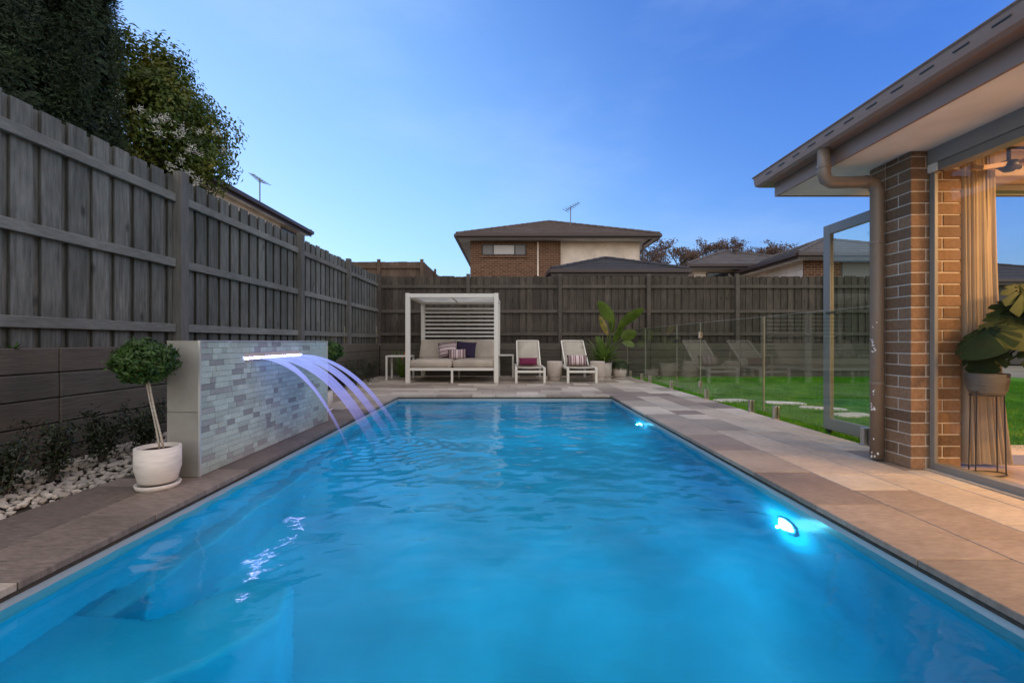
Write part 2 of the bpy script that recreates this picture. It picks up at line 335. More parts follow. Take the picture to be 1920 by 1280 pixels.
for (a, b), y0 in (((-2.33, XL+.01), -1.0), ((-2.72, -2.33), -.7)):
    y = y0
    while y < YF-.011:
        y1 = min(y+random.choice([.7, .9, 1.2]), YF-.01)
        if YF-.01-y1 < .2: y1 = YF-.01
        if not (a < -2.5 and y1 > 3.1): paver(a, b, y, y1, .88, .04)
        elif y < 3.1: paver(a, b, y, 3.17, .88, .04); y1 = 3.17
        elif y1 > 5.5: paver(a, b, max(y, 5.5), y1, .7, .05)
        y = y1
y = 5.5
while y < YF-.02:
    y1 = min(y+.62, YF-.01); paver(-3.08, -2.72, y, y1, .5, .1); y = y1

# ------------------------------------------------------------------ pool
M['shell'] = grain('blue_gelcoat_pool_shell', [(.3, (.03, .44, .64)), (.7, (.04, .50, .71))], (1, 1, 1), 2, 3, .45, 0, 0, .4, offs=False)
M['pool_rim'] = mat('grey_gelcoat_rim', (.36, .42, .45), .4)
px0, px1, py0, py1, pz = XL-.012, XR+.012, YN-.05, YF+.012, -1.55
mb = MB()
def quad(a, b, c, d): mb.add([a, b, c, d], [(0, 1, 2, 3)])
# floor slopes from the shallow far end to the deep near end
sec = []                                    # cross-section with generous coves between walls and floor
RC = .42
for k in range(9):
    a_ = PI/2*k/8; sec.append((px0+RC*(1-math.cos(a_)), RC*(1-math.sin(a_))))
sec = [(px0, None)]+sec+[(px1-(x_-px0), z_) for x_, z_ in reversed(sec)]+[(px1, None)]
ys_ = [py0+(py1-py0)*k/6 for k in range(7)]; vs_ = []
for y_ in ys_:
    fl = pz+(-1.15-pz)*(y_-py0)/(py1-py0)
    vs_ += [(x_, y_, -.2 if z_ is None else fl+z_) for x_, z_ in sec]
ns_ = len(sec)
mb.add(vs_, [(j*ns_+i, j*ns_+i+1, (j+1)*ns_+i+1, (j+1)*ns_+i) for j in range(6) for i in range(ns_-1)])
quad((px0, py1, -1.15), (px1, py1, -1.15), (px1, py1, -.2), (px0, py1, -.2))
quad((px0, py0, pz), (px1, py0, pz), (px1, py0, -.2), (px0, py0, -.2))
pool = struct(mb.build('pool_shell', M['shell'], None, True))
pool.data.polygons.foreach_set('use_smooth', [i < 6*(ns_-1) for i in range(len(pool.data.polygons))])
mb = MB()
for x0, x1, y0, y1 in ((px0-.03, px0, py0, py1), (px1, px1+.03, py0, py1), (px0-.03, px1+.03, py1, py1+.03), (px0-.03, px1+.03, py0-.03, py0)):
    mb.span((x0, y0, -.2), (x1, y1, -.034))
mb.build('pool_rim', M['pool_rim'], pool)
# bench ledge on the left wall, far-end steps, near corner steps
mb = MB(); mb.poly([(px0-.08, 1.9), (px0+.13, 1.9), (px0+.13, 7.4), (px0-.08, 7.4)], -1.7, -.62)
mb.build('side_ledge', M['shell'], pool, True, bevel=.03, seg=3)
mb = MB(); mb.poly([(px0-.015, 7.35), (px1+.015, 7.35), (px1+.015, py1+.02), (px0-.015, py1+.02)], -1.7, -.75)
mb.build('far_bench', M['shell'], pool, bevel=.02)
mb = MB(); mb.poly([(px0-.015, 7.68), (px1+.015, 7.68), (px1+.015, py1+.02), (px0-.015, py1+.02)], -1.4, -.40)
mb.build('far_step', M['shell'], pool, bevel=.02)
mb = MB(); mb.poly([(px0-.1, -.95), (-1.42, -.95), (-1.42, 1.60), (-1.21, 1.78), (-1.04, 2.08), (-1.10, 2.34), (-1.33, 2.40), (-1.62, 2.05), (px0-.1, 2.08)], -1.8, -.545)
mb.build('corner_seat', M['shell'], pool, True, bevel=.045, seg=4)
mb = MB(); mb.poly([(1.22, -.92), (px1+.03, -.92), (px1+.03, 1.9), (1.62, 1.9), (1.40, 1.72), (1.28, 1.45), (1.22, 1.1)], -1.8, -.86)
mb.build('right_seat', M['shell'], pool, True, bevel=.06, seg=5)

# water surface: gently rippled sheet
M['water'] = bpy.data.materials.new('pool_water'); m = M['water']; m.use_nodes = True; m.node_tree.nodes.clear()
out = N(m, 'ShaderNodeOutputMaterial'); gl = N(m, 'ShaderNodeBsdfRefraction'); gl.inputs['IOR'].default_value = 1.33; gl.inputs['Roughness'].default_value = .06
gs = N(m, 'ShaderNodeBsdfGlossy'); gs.inputs['Roughness'].default_value = .04
gl.inputs[0].default_value = (.58, .95, 1, 1)
fr = N(m, 'ShaderNodeFresnel'); fr.inputs[0].default_value = 1.33; mx = N(m, 'ShaderNodeMixShader')
geo = N(m, 'ShaderNodeNewGeometry'); mp = N(m, 'ShaderNodeMapping'); mp.inputs['Scale'].default_value = (5, 9, 1)
no = N(m, 'ShaderNodeTexNoise'); no.inputs['Scale'].default_value = 1.6; no.inputs['Detail'].default_value = 3
bp = N(m, 'ShaderNodeBump'); bp.inputs['Strength'].default_value = .22; bp.inputs['Distance'].default_value = .01
L(m, geo.outputs['Position'], mp.inputs[0]); L(m, mp.outputs[0], no.inputs['Vector']); L(m, no.outputs[0], bp.inputs['Height'])
for n_ in (gl, gs, fr): L(m, bp.outputs[0], n_.inputs['Normal'])
L(m, fr.outputs[0], mx.inputs[0]); L(m, gl.outputs[0], mx.inputs[1]); L(m, gs.outputs[0], mx.inputs[2]); L(m, mx.outputs[0], out.inputs[0])
nx, ny = 190, 440
X, Y = np.meshgrid(np.linspace(px0, px1, nx), np.linspace(py0, py1, ny)); Z = np.zeros_like(X)
for i in range(46):
    lam = 10**rng.uniform(math.log10(.09), math.log10(.6)); th = rng.normal(PI/2, .8); k = 2*PI/lam
    Z += .0011*lam**1.0*4*np.cos(k*(X*math.cos(th)+Y*math.sin(th))+rng.uniform(0, 2*PI)+.8*np.sin(X*1.7+i)+.6*np.sin(Y*1.3+2*i))
env = .20+.80/(1+np.exp(-(Y-2.0)/.38)); env *= .75+.5*np.exp(-((X+1.1)**2+(Y-4.4)**2)/1.2)
Z = Z*env*(.42-.16/(1+np.exp(-(Y-5.6)/.5)))
for (wx, wy) in ((-1.3, 4.0), (-1.15, 4.28), (-1.1, 4.52), (-1.05, 4.72)):
    d_ = np.hypot(X-wx, (Y-wy)); Z += .006*np.cos(d_*2*PI/.13)*np.exp(-d_/.35)
me = bpy.data.meshes.new('water'); V = np.stack([X, Y, Z+WZ], -1).reshape(-1, 3)
idx = np.arange(nx*ny).reshape(ny, nx); F = np.stack([idx[:-1, :-1], idx[:-1, 1:], idx[1:, 1:], idx[1:, :-1]], -1).reshape(-1, 4)
me.vertices.add(len(V)); me.vertices.foreach_set('co', V.reshape(-1)); me.loops.add(F.size); me.loops.foreach_set('vertex_index', F.reshape(-1).astype(np.int32))
me.polygons.add(len(F)); me.polygons.foreach_set('loop_start', (np.arange(len(F))*4).astype(np.int32)); me.polygons.foreach_set('use_smooth', np.ones(len(F), bool))
me.materials.append(M['water']); me.update(calc_edges=True); struct(link('water', me))

# underwater lamps on the right wall
LZ = -.53
M['lamp'] = emis('pool_lamp_lens', (.45, .9, 1), 5)
for i, (ly, en, lab) in enumerate(((6.2, 118, 'round pool light glowing under water on the right wall, farther from the camera'),
                                   (2.95, 100, 'round pool light glowing under water on the right wall, nearer the camera'),
                                   (.2, 70, None))):  # third lamp, unseen and without fitting, added to light the near end
    if lab:
        t = thing('pool_light', lab, 'pool light', (px1, ly, LZ), 'underwater pool lights')
        b = MB(); b.tube([(px1-.001, ly, LZ), (px1-.010, ly, LZ)], [.11, .10], 24); b.build('bezel', M['shell'], t)
        b = MB(); b.tube([(px1-.011, ly, LZ), (px1-.022, ly, LZ)], [.085, .06], 24); b.build('lens', M['lamp'], t)
    l = bpy.data.objects.new('pool_lamp', bpy.data.lights.new('pool_lamp', 'SPOT')); COL.objects.link(l)
    l.data.energy = en; l.data.color = (.03, .70, 1); l.data.spot_size = R(108); l.data.spot_blend = 1; l.data.shadow_soft_size = .012
    l.location = (px1-.035, ly, LZ); l.rotation_euler = Vector((1, .0, -.15)).to_track_quat('Z', 'Y').to_euler()
    l = bpy.data.objects.new('pool_lamp_glow', bpy.data.lights.new('pool_lamp_glow', 'POINT')); COL.objects.link(l); l.data.energy = 11 if lab else 0; l.data.color = (.25, .8, 1); l.data.shadow_soft_size = .006; l.location = (px1-.06, ly, LZ)  # added point light by each seen lens, for a halo on the wall

# ------------------------------------------------------------------ timber fences and sleeper walls
FX, FY = -3.73, 12.9                  # fence planes
SX, SY = -3.6, 12.66                  # sleeper wall faces
FB, FT = .88, 2.80
def fence_left():
    t = thing('timber_fence', 'tall grey weathered paling fence along the left side, on the dark sleeper wall', 'fence', (FX, 7, FB))
    y = 1.6; k = 0
    while y < 12.8:
        w = random.uniform(.165, .175); top = FT+random.uniform(-.015, .012)
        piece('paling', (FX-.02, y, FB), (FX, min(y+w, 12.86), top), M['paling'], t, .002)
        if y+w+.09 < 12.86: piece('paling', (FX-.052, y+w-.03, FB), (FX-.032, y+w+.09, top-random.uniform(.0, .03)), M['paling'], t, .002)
        y += .225; k += 1
    for z in (1.10, 1.82, 2.54):
        ps = [1.6, 5.1, 8.02, 10.42, 12.86]
        for a, b in zip(ps, ps[1:]): piece('rail', (FX+.003, a+.06, z-.045), (FX+.045, b-.065, z+.045), M['rail'], t, .004)
    for y in (5.1, 8.02, 10.42): piece('post', (FX+.002, y-.06, .0), (FX+.10, y+.06, 2.84), M['post'], t, .004)
def fence_back():
    t = thing('timber_fence', 'dark brown paling fence running across the back of the yard behind the daybed', 'fence', (3, FY, FB))
    x = FX+.03
    while x < 12.5:
        w = random.uniform(.14, .15); top = FT+random.uniform(-.015, .01)
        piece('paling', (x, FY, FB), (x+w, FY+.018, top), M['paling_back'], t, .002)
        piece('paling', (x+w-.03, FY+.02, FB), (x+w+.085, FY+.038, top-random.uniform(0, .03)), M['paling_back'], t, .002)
        x += .2
    posts = [-3.68, -1.16, 1.43, 3.93, 6.43, 8.93, 11.43]
    for a, b in zip(posts, posts[1:]+[12.6]):
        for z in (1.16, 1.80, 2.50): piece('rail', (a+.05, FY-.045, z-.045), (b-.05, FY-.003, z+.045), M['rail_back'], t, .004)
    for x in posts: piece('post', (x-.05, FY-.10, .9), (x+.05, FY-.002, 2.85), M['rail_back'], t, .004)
fence_left(); fence_back()
t = thing('retaining_wall', 'dark wood-look sleeper wall under the left timber fence', 'retaining wall', (SX, 6, 0))
tops = [.90, .70, .50, .30, .10]
for i, z in enumerate(tops):
    y = 1.2
    for y1 in (3.65, 6.05, 8.5, 10.9, 12.64):
        piece('sleeper', (SX-.10, y+.004, z-.194), (SX-random.uniform(0, .005), y1-.004, z), M['sleeper'], t, .008); y = y1
t2 = thing('retaining_wall', 'dark sleeper wall across the back of the yard, behind the loungers', 'retaining wall', (3, SY, 0))
for i, z in enumerate(tops):
    x = -3.6
    for x1 in (-1.15, 1.43, 3.93, 6.43, 8.93, 11.43, 12.6):
        piece('sleeper', (x+.004, SY+random.uniform(0, .005), z-.194), (x1-.004, SY+.10, z), M['sleeper'], t2, .008); x = x1
mb = MB(); mb.span((-3.95, 1.0, -.1), (SX-.11, 12.66, .86)); mb.span((-3.95, SY+.11, -.1), (13, 13.3, .86)); struct(mb.build('raised_ground', M['earth']))

# ------------------------------------------------------------------ garden bed, lawn
mb = MB(); mb.span((SX, -.9, -.056), (-2.724, 5.5, -.03)); mb.span((SX, 5.5, -.056), (-3.084, 12.64, -.03)); bed = struct(mb.build('garden_bed', M['earth']))
def pebble_mesh(seed):
    rr = random.Random(seed); bm = bmesh.new(); bmesh.ops.create_icosphere(bm, subdivisions=1, radius=1)
    for v in bm.verts: v.co *= rr.uniform(.78, 1.15)
    me = bpy.data.meshes.new('pebble'); bm.to_mesh(me); bm.free(); me.materials.append(M['pebble']); return me
pms = [pebble_mesh(i) for i in range(7)]
pts = []
for k in range(6000):
    y = 1.7+random.random()**1.3*10.8
    xe = -2.74 if y < 5.5 else -3.1
    x = random.uniform(-3.58, xe)
    pts.append((y*y+x*x, x, y))
pts.sort(); kept = []; cell = {}
for d, x, y in pts:
    r = random.uniform(.014, .034); g = (int(x/.07), int(y/.07)); okk = True
    for i in (-1, 0, 1):
        for j in (-1, 0, 1):
            for (a, b, c) in cell.get((g[0]+i, g[1]+j), ()):
                if (a-x)**2+(b-y)**2 < ((c+r)*.72)**2: okk = False
    if okk: cell.setdefault(g, []).append((x, y, r)); kept.append((x, y, r))
smb = MB()
for k, (x, y, r) in enumerate(kept):
    rot = Euler((random.uniform(-.4, .4), random.uniform(-.4, .4), random.uniform(0, 6))); sc = Vector((r*random.uniform(1, 1.5), r, r*random.uniform(.55, .8)))
    z = -.03+r*.5+random.uniform(0, .012)
    if k < 290:
        o = link('pebble', random.choice(pms), bed, (x, y, z)); o.rotation_euler = rot; o.scale = sc
    else:
        me = random.choice(pms); Mx = rot.to_matrix()
        smb.add([Mx @ Vector((v.co.x*sc.x, v.co.y*sc.y, v.co.z*sc.z))+Vector((x, y, z)) for v in me.vertices], [list(p.vertices) for p in me.polygons])
stuff(smb.build('pebbles', M['pebble'], bed))

mb = MB(); mb.span((3.29, 3.82, -.09), (14, 12.64, -.045)); struct(mb.build('lawn', M['lawnbase']))
n = 210000
gx = rng.uniform(3.31, 12.5, n); gy = 3.85+8.75*rng.random(n)**1.3
keep = (gx < gy*1.3+1.0); gx = gx[keep]; gy = gy[keep]; n = len(gx)
steps = [(3.72, 7.62, .62, .36, .2), (4.42, 7.30, .6, .36, -.35), (4.62, 6.72, .62, .34, -.5), (4.62, 6.12, .6, .36, .2), (4.75, 5.5, .62, .36, -.2), (4.55, 4.95, .66, .36, .1)]
msk = np.ones(n, bool)
for sx, sy, sw, sh, sa in steps:
    u = (gx-sx)*math.cos(sa)+(gy-sy)*math.sin(sa); v = -(gx-sx)*math.sin(sa)+(gy-sy)*math.cos(sa)
    msk &= ~((np.abs(u) < sw/2-.02) & (np.abs(v) < sh/2-.01))
gx = gx[msk]; gy = gy[msk]; n = len(gx)
h = rng.uniform(.02, .055, n)*(.75+.5*np.sin(gx*2.3+np.sin(gy*3.1))**2); a = rng.uniform(0, 2*PI, n); w = rng.uniform(.003, .006, n); lean = rng.normal(0, .012, (n, 2))
V = np.empty((n, 3, 3)); V[:, 0] = np.stack([gx-w*np.cos(a), gy-w*np.sin(a), np.full(n, -.046)], -1)
V[:, 1] = np.stack([gx+w*np.cos(a), gy+w*np.sin(a), np.full(n, -.046)], -1); V[:, 2] = np.stack([gx+lean[:, 0], gy+lean[:, 1], -.046+h], -1)
me = bpy.data.meshes.new('grass'); me.vertices.add(n*3); me.vertices.foreach_set('co', V.reshape(-1)); me.loops.add(n*3); me.loops.foreach_set('vertex_index', np.arange(n*3, dtype=np.int32))
me.polygons.add(n); me.polygons.foreach_set('loop_start', np.arange(n, dtype=np.int32)*3); me.materials.append(M['grass']); me.update(calc_edges=True)
tag(link('grass', me), 'short green lawn grass beyond the glass fence', 'grass', kind='stuff')
labs = ['farthest stepping stone, touching the paving by the glass fence', 'pale stepping stone between the farthest one and the bend of the path', 'stepping stone at the bend of the path in the lawn',
        'fourth stepping stone from the paving, left of the open door frame', 'stepping stone seen through the open door, behind the nearest one', 'nearest stepping stone, seen low through the open glass door']
for (sx, sy, sw, sh, sa), lb in zip(steps, labs):
    n_ = 14; pl = []
    for j in range(n_):
        th = 2*PI*j/n_; e = 3.2; cx_ = abs(math.cos(th))**(2/e)*math.copysign(1, math.cos(th)); sy_ = abs(math.sin(th))**(2/e)*math.copysign(1, math.sin(th))
        u = cx_*sw/2*random.uniform(.93, 1.04); v = sy_*sh/2*random.uniform(.9, 1.06)
        pl.append((sx+u*math.cos(sa)-v*math.sin(sa), sy+u*math.sin(sa)+v*math.cos(sa)))
    mb = MB(); mb.poly(pl, -.06, -.030); tag(mb.build('stepping_stone', M['step'], bevel=.008), lb, 'stepping stone', 'stepping stones across the lawn')

# ------------------------------------------------------------------ feature wall with water blade
WX0, WX1, WY0, WY1, WT = -2.40, -2.17, 3.19, 5.43, .955
fw = thing('water_feature_wall', 'grey stone-tiled water feature wall with a glowing spillway, left of the pool', 'water feature', ((WX0+WX1)/2, 4.3, 0))
mb = MB(); mb.span((WX0+.014, WY0+.014, -.05), (WX1-.014, WY1-.014, WT-.014)); mb.build('core', M['mortar'], fw)
piece('end_tile', (WX0, WY0, 0.001), (WX1-.012, WY0+.012, .452), M['endtile'], fw, .001)
piece('end_tile', (WX0, WY0, .456), (WX1-.012, WY0+.012, WT-.012), M['endtile'], fw, .001)
for y0, y1 in ((3.19, 3.95), (3.953, 4.70), (4.703, 5.43)):
    piece('capping_tile', (WX0-.003, y0+.001, WT-.012), (WX1-.006, y1, WT), M['endtile'], fw, .001)
    piece('back_tile', (WX0-.002, y0+.013, 0.001), (WX0+.012, y1-.002, WT-.013), M['endtile'], fw, .001)
piece('corner_trim', (WX1-.012, WY0-.002, 0), (WX1+.004, WY0+.012, WT+.002), M['trim'], fw, .001)
piece('corner_trim', (WX1-.012, WY1-.012, 0), (WX1+.004, WY1+.002, WT+.002), M['trim'], fw, .001)
piece('corner_trim', (WX1-.006, WY0+.012, WT-.008), (WX1+.004, WY1-.012, WT+.002), M['trim'], fw, .001)
SLOT = (3.74, 4.74, .803, .821)
rows = 22; rh = (WT-.012)/rows; tl = []
for r_ in range(rows):
    z = .002+r_*rh; y = WY0+.013
    while y < WY1-.014:
        ln = random.choice([.07, .10, .13, .16, .16]); y1 = min(y+ln, WY1-.013)
        if WY1-.013-y1 < .035: y1 = WY1-.013
        if not (z+rh > SLOT[2]-.002 and z < SLOT[3]+.002 and y1 > SLOT[0] and y < SLOT[1]): tl.append((y, y1, z))
        elif y < SLOT[0] and SLOT[0]-y > .03: tl.append((y, SLOT[0]-.001, z))
        elif y1 > SLOT[1] and y1-SLOT[1] > .03: tl.append((SLOT[1]+.001, y1, z))
        y = y1
tl.sort(key=lambda q: q[0]); rest = MB()
for k, (y, y1, z) in enumerate(tl):
    dk = random.random() < .16; m_ = M['tile_dark'] if dk else M['tile']; xo = WX1-random.uniform(0, .005); a = (WX1-.015, y+.001, z+.001); b = (xo, y1-.001, z+rh-.001)
    if k < 292: piece('stone_tile', a, b, m_, fw, .001)
    else: rest.m = int(dk); rest.span(a, b)
o = rest.build('stone_tiles', [M['tile'], M['tile_dark']], fw); stuff(o)
mb = MB(); mb.span((WX1-.014, SLOT[0], SLOT[2]-.004), (WX1+.012, SLOT[1], SLOT[2])); mb.span((WX1-.014, SLOT[0], SLOT[3]), (WX1+.010, SLOT[1], SLOT[3]+.004)); mb.build('spillway', M['trim'], fw)
M['led'] = emis('blue_violet_led', (.50, .50, 1.0), 60)
mb = MB(); mb.span((WX1-.013, SLOT[0]+.004, SLOT[2]+.002), (WX1+.008, SLOT[1]-.004, SLOT[3]-.003)); mb.build('light_strip', M['led'], fw)
# water jets; the strip's light carried in them is added as emission
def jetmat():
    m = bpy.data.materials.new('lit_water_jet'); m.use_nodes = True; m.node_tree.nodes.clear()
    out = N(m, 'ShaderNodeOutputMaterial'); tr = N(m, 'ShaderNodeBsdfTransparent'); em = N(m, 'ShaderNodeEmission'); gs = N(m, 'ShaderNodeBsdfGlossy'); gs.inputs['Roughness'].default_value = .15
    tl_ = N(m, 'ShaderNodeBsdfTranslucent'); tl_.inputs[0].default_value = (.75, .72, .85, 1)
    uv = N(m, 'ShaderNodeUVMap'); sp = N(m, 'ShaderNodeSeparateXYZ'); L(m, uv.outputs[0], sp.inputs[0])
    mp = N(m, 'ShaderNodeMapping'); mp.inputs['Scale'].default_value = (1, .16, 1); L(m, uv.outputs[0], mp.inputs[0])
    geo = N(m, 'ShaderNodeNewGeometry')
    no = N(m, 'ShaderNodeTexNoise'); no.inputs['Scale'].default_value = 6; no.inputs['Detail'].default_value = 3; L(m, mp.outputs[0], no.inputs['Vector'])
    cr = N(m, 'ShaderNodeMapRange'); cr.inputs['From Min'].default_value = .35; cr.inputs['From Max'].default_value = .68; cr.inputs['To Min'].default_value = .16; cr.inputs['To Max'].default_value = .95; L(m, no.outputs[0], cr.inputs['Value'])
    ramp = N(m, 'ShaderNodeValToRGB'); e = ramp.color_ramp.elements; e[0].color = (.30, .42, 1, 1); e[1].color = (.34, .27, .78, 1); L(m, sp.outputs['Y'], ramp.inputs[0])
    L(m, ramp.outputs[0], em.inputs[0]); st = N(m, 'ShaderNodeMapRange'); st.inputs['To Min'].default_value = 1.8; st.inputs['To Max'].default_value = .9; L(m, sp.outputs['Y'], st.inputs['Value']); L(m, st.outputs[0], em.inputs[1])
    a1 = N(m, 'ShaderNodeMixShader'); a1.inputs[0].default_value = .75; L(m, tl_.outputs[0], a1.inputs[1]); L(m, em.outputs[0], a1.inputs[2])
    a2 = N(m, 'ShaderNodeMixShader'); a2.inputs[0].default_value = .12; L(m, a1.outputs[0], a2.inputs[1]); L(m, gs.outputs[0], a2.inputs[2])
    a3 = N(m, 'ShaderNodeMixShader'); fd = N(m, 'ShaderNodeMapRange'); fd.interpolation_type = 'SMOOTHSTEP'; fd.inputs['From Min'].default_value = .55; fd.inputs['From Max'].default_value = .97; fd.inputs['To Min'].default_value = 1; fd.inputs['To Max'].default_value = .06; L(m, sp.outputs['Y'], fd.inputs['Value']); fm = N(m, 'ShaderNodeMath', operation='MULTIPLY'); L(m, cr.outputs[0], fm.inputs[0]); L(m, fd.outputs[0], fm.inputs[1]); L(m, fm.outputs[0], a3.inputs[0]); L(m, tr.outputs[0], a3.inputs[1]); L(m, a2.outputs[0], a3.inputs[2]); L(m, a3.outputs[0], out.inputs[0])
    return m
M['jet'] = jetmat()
jets = [(3.80, 4.10, 4.02, .055, 1.33, 'thin violet stream of water nearest the camera, falling from the spillway'),
        (3.95, 4.36, 4.27, .25, .90, 'widest stream of falling water, second from the camera'),
        (4.30, 4.60, 4.52, .20, .78, 'third falling stream of water from the camera'),
        (4.55, 4.74, 4.76, .13, .72, 'farthest falling stream of water, seen against the garden bed')]
for (ya, yb, yc, wd, ac, lb) in jets:
    nu, nv = 9, 34; vs = []; fs = []; uvs = []
    ac *= 1.1; x_end = math.sqrt((.812-WZ)/ac)
    for j in range(nv):
        s_ = j/(nv-1); x = x_end*s_; z = .812-ac*x*x
        for i in range(nu):
            u = i/(nu-1); y = (ya+(yb-ya)*u)*(1-min(1, s_*1.6))**1.5+(yc+(u-.5)*wd)*(1-(1-min(1, s_*1.6))**1.5)
            vs.append((WX1+.006+x, y, z+.006*math.sin(u*7+s_*3)*(s_+.2)-.002*((u-.5)*2)**2)); uvs.append((u*4*wd/.1+ya*3, s_))
    for j in range(nv-1):
        for i in range(nu-1): a = j*nu+i; fs.append((a, a+1, a+nu+1, a+nu))
    me = bpy.data.meshes.new('water_jet'); me.from_pydata(vs, [], fs); me.materials.append(M['jet']); ul = me.uv_layers.new(name='UVMap')
    for lp in me.loops: ul.data[lp.index].uv = uvs[lp.vertex_index]
    me.polygons.foreach_set('use_smooth', [True]*len(me.polygons)); o = link('water_jet', me)
    so = o.modifiers.new('thick', 'SOLIDIFY'); so.thickness = .004
    tag(o, lb, 'water stream', 'streams falling from the spillway into the pool')

# ------------------------------------------------------------------ daybed
db = thing('daybed', 'white canopy daybed with louvred back and beige cushions beside the back fence', 'daybed', (-1.3, 11.3, 0))
wm = M['white_metal']; X0, X1, Y0, Y1, H = -2.37, -.25, 10.36, 12.3, 2.05
for x, y in ((X0, Y0), (X1-.1, Y0), (X0, Y1-.1), (X1-.1, Y1-.1)): piece('post', (x, y, 0), (x+.1, y+.1, H), wm, db, .006)
for a, b in (((X0+.1, Y0+.012, H-.1), (X1-.1, Y0+.088, H-.01)), ((X0+.1, Y1-.088, H-.1), (X1-.1, Y1-.012, H-.01)), ((X0+.012, Y0+.1, H-.1), (X0+.088, Y1-.1, H-.01)), ((X1-.088, Y0+.1, H-.1), (X1-.012, Y1-.1, H-.01))):
    piece('top_rail', a, b, wm, db, .004)
M['canopy'] = leafmat('white_canopy_fabric', (.80, .78, .72), (.84, .82, .76), (.87, .85, .80), 4, .62, .9)
mb = MB(); g = 12; vs = []
for j in range(g+1):
    for i in range(g+1):
        u, v = i/g, j/g; vs.append((X0+.09+(X1-X0-.18)*u, Y0+.09+(Y1-Y0-.18)*v, H-.04-.035*math.sin(PI*u)*math.sin(PI*v)))
mb.add(vs, [(j*(g+1)+i, j*(g+1)+i+1, (j+1)*(g+1)+i+1, (j+1)*(g+1)+i) for j in range(g) for i in range(g)]); o = mb.build('canopy', M['canopy'], db, True); so = o.modifiers.new('t', 'SOLIDIFY'); so.thickness = .004
piece('canopy_seam', ((X0+X1)/2-.015, Y0+.1, H-.115), ((X0+X1)/2+.015, Y1-.1, H-.095), wm, db, .003)
for k in range(11):
    z = 1.83-k*.106
    mb = MB(); mb.box(((X0+X1)/2, Y1-.05, z), (X1-X0-.2, .03, .042), None, .003); mb.build('slat', M['white_slat'], db)
piece('seat_rail', (X0+.1, Y0+.02, .285), (X1-.1, Y0+.07, .345), wm, db, .004); piece('seat_rail', (X0+.1, Y1-.07, .285), (X1-.1, Y1-.02, .345), wm, db, .004)
piece('seat_rail', (X0+.02, Y0+.1, .285), (X0+.07, Y1-.1, .345), wm, db, .004); piece('seat_rail', (X1-.07, Y0+.1, .285), (X1-.02, Y1-.1, .345), wm, db, .004)
piece('seat_base', (X0+.07, Y0+.07, .31), (X1-.07, Y1-.07, .33), wm, db, .002)
for y in (Y0+.02, Y1-.45): piece('leg', ((X0+X1)/2-.025, y, 0), ((X0+X1)/2+.025, y+.05, .285), wm, db, .004)
def cushion(name, c, d, rot, parent, m, bulge=.02):
    bm = bmesh.new(); bmesh.ops.create_cube(bm, size=2); bmesh.ops.subdivide_edges(bm, edges=bm.edges[:], cuts=13, use_grid_fill=True)
    hx_, hy_, hz_ = [q/2 for q in d]; r_ = min(d)*.42; hh = (hx_, hy_, hz_); vs_ = []
    for v in bm.verts:
        q = [math.copysign(abs(v.co[i])**.6, v.co[i])*hh[i] for i in range(3)]; inn = Vector([max(-(hh[i]-r_), min(hh[i]-r_, q[i])) for i in range(3)]); dv = Vector(q)-inn
        p = inn+(dv.normalized()*r_ if dv.length > 1e-6 else dv)
        u, w = p.x/hx_, p.y/hy_
        if d[2] <= d[1]: p.z += bulge*(1-u*u)*(1-w*w)*(1 if p.z > 0 else -.2)
        p += Vector((0, .006*math.sin(u*9+c[0]*3), .004*math.sin(u*13+w*7)))
        v.co = p
    bmesh.ops.rotate(bm, cent=(0, 0, 0), matrix=rot, verts=bm.verts); bmesh.ops.translate(bm, vec=c, verts=bm.verts); bmesh.ops.recalc_face_normals(bm, faces=bm.faces)
    me = bpy.data.meshes.new(name); bm.to_mesh(me); bm.free(); me.materials.append(m); me.polygons.foreach_set('use_smooth', [True]*len(me.polygons))
    return link(name, me, parent)
cw = (X1-X0-.14)/2
I3 = Matrix.Identity(3)
for i, lb in ((0, 'left beige seat cushion of the daybed'), (1, 'right beige seat cushion of the daybed')):
    x = X0+.07+cw*(i+.5)
    o = cushion('seat_cushion', (x, Y0+.77, .43), (cw-.006, 1.5, .19), I3, None, M['cushion'], .02); tag(o, lb, 'cushion', 'daybed cushions')
    o = cushion('back_cushion', (x, 11.72, .74), (cw-.012, .14, .56), Matrix.Rotation(R(-32), 3, 'X'), None, M['cushion'], .01)
    tag(o, ['left beige back cushion leaning on the daybed louvres', 'right beige back cushion leaning on the daybed louvres'][i], 'cushion', 'daybed cushions')
def stripes(name, axis, cols_, scale=1.0):
    m = mat(name, (.5, .5, .5), .95, 0, .1); tc_ = N(m, 'ShaderNodeTexCoord'); sp = N(m, 'ShaderNodeSeparateXYZ'); L(m, tc_.outputs['Generated'], sp.inputs[0])
    cr = N(m, 'ShaderNodeValToRGB'); cr.color_ramp.interpolation = 'CONSTANT'; el = cr.color_ramp.elements
    while len(el) < len(cols_): el.new(.5)
    for e, (p, c) in zip(el, cols_): e.position = p; e.color = (*c, 1)
    L(m, sp.outputs[axis], cr.inputs[0]); L(m, cr.outputs[0], bsdf(m).inputs['Base Color']); return m
P, Q, D_, B_ = (.62, .50, .48), (.17, .075, .095), (.07, .03, .05), (.30, .235, .21)
sy = [(0, D_), (.08, B_), (.14, Q), (.18, B_), (.24, P), (.30, Q), (.34, P), (.38, Q), (.43, P), (.58, Q), (.63, P), (.67, Q), (.71, P), (.77, B_), (.82, Q), (.87, B_), (.93, D_)]
M['str_v'] = stripes('vertical_stripe_fabric', 'X', sy); M['str_h'] = stripes('horizontal_stripe_fabric', 'Z', sy)
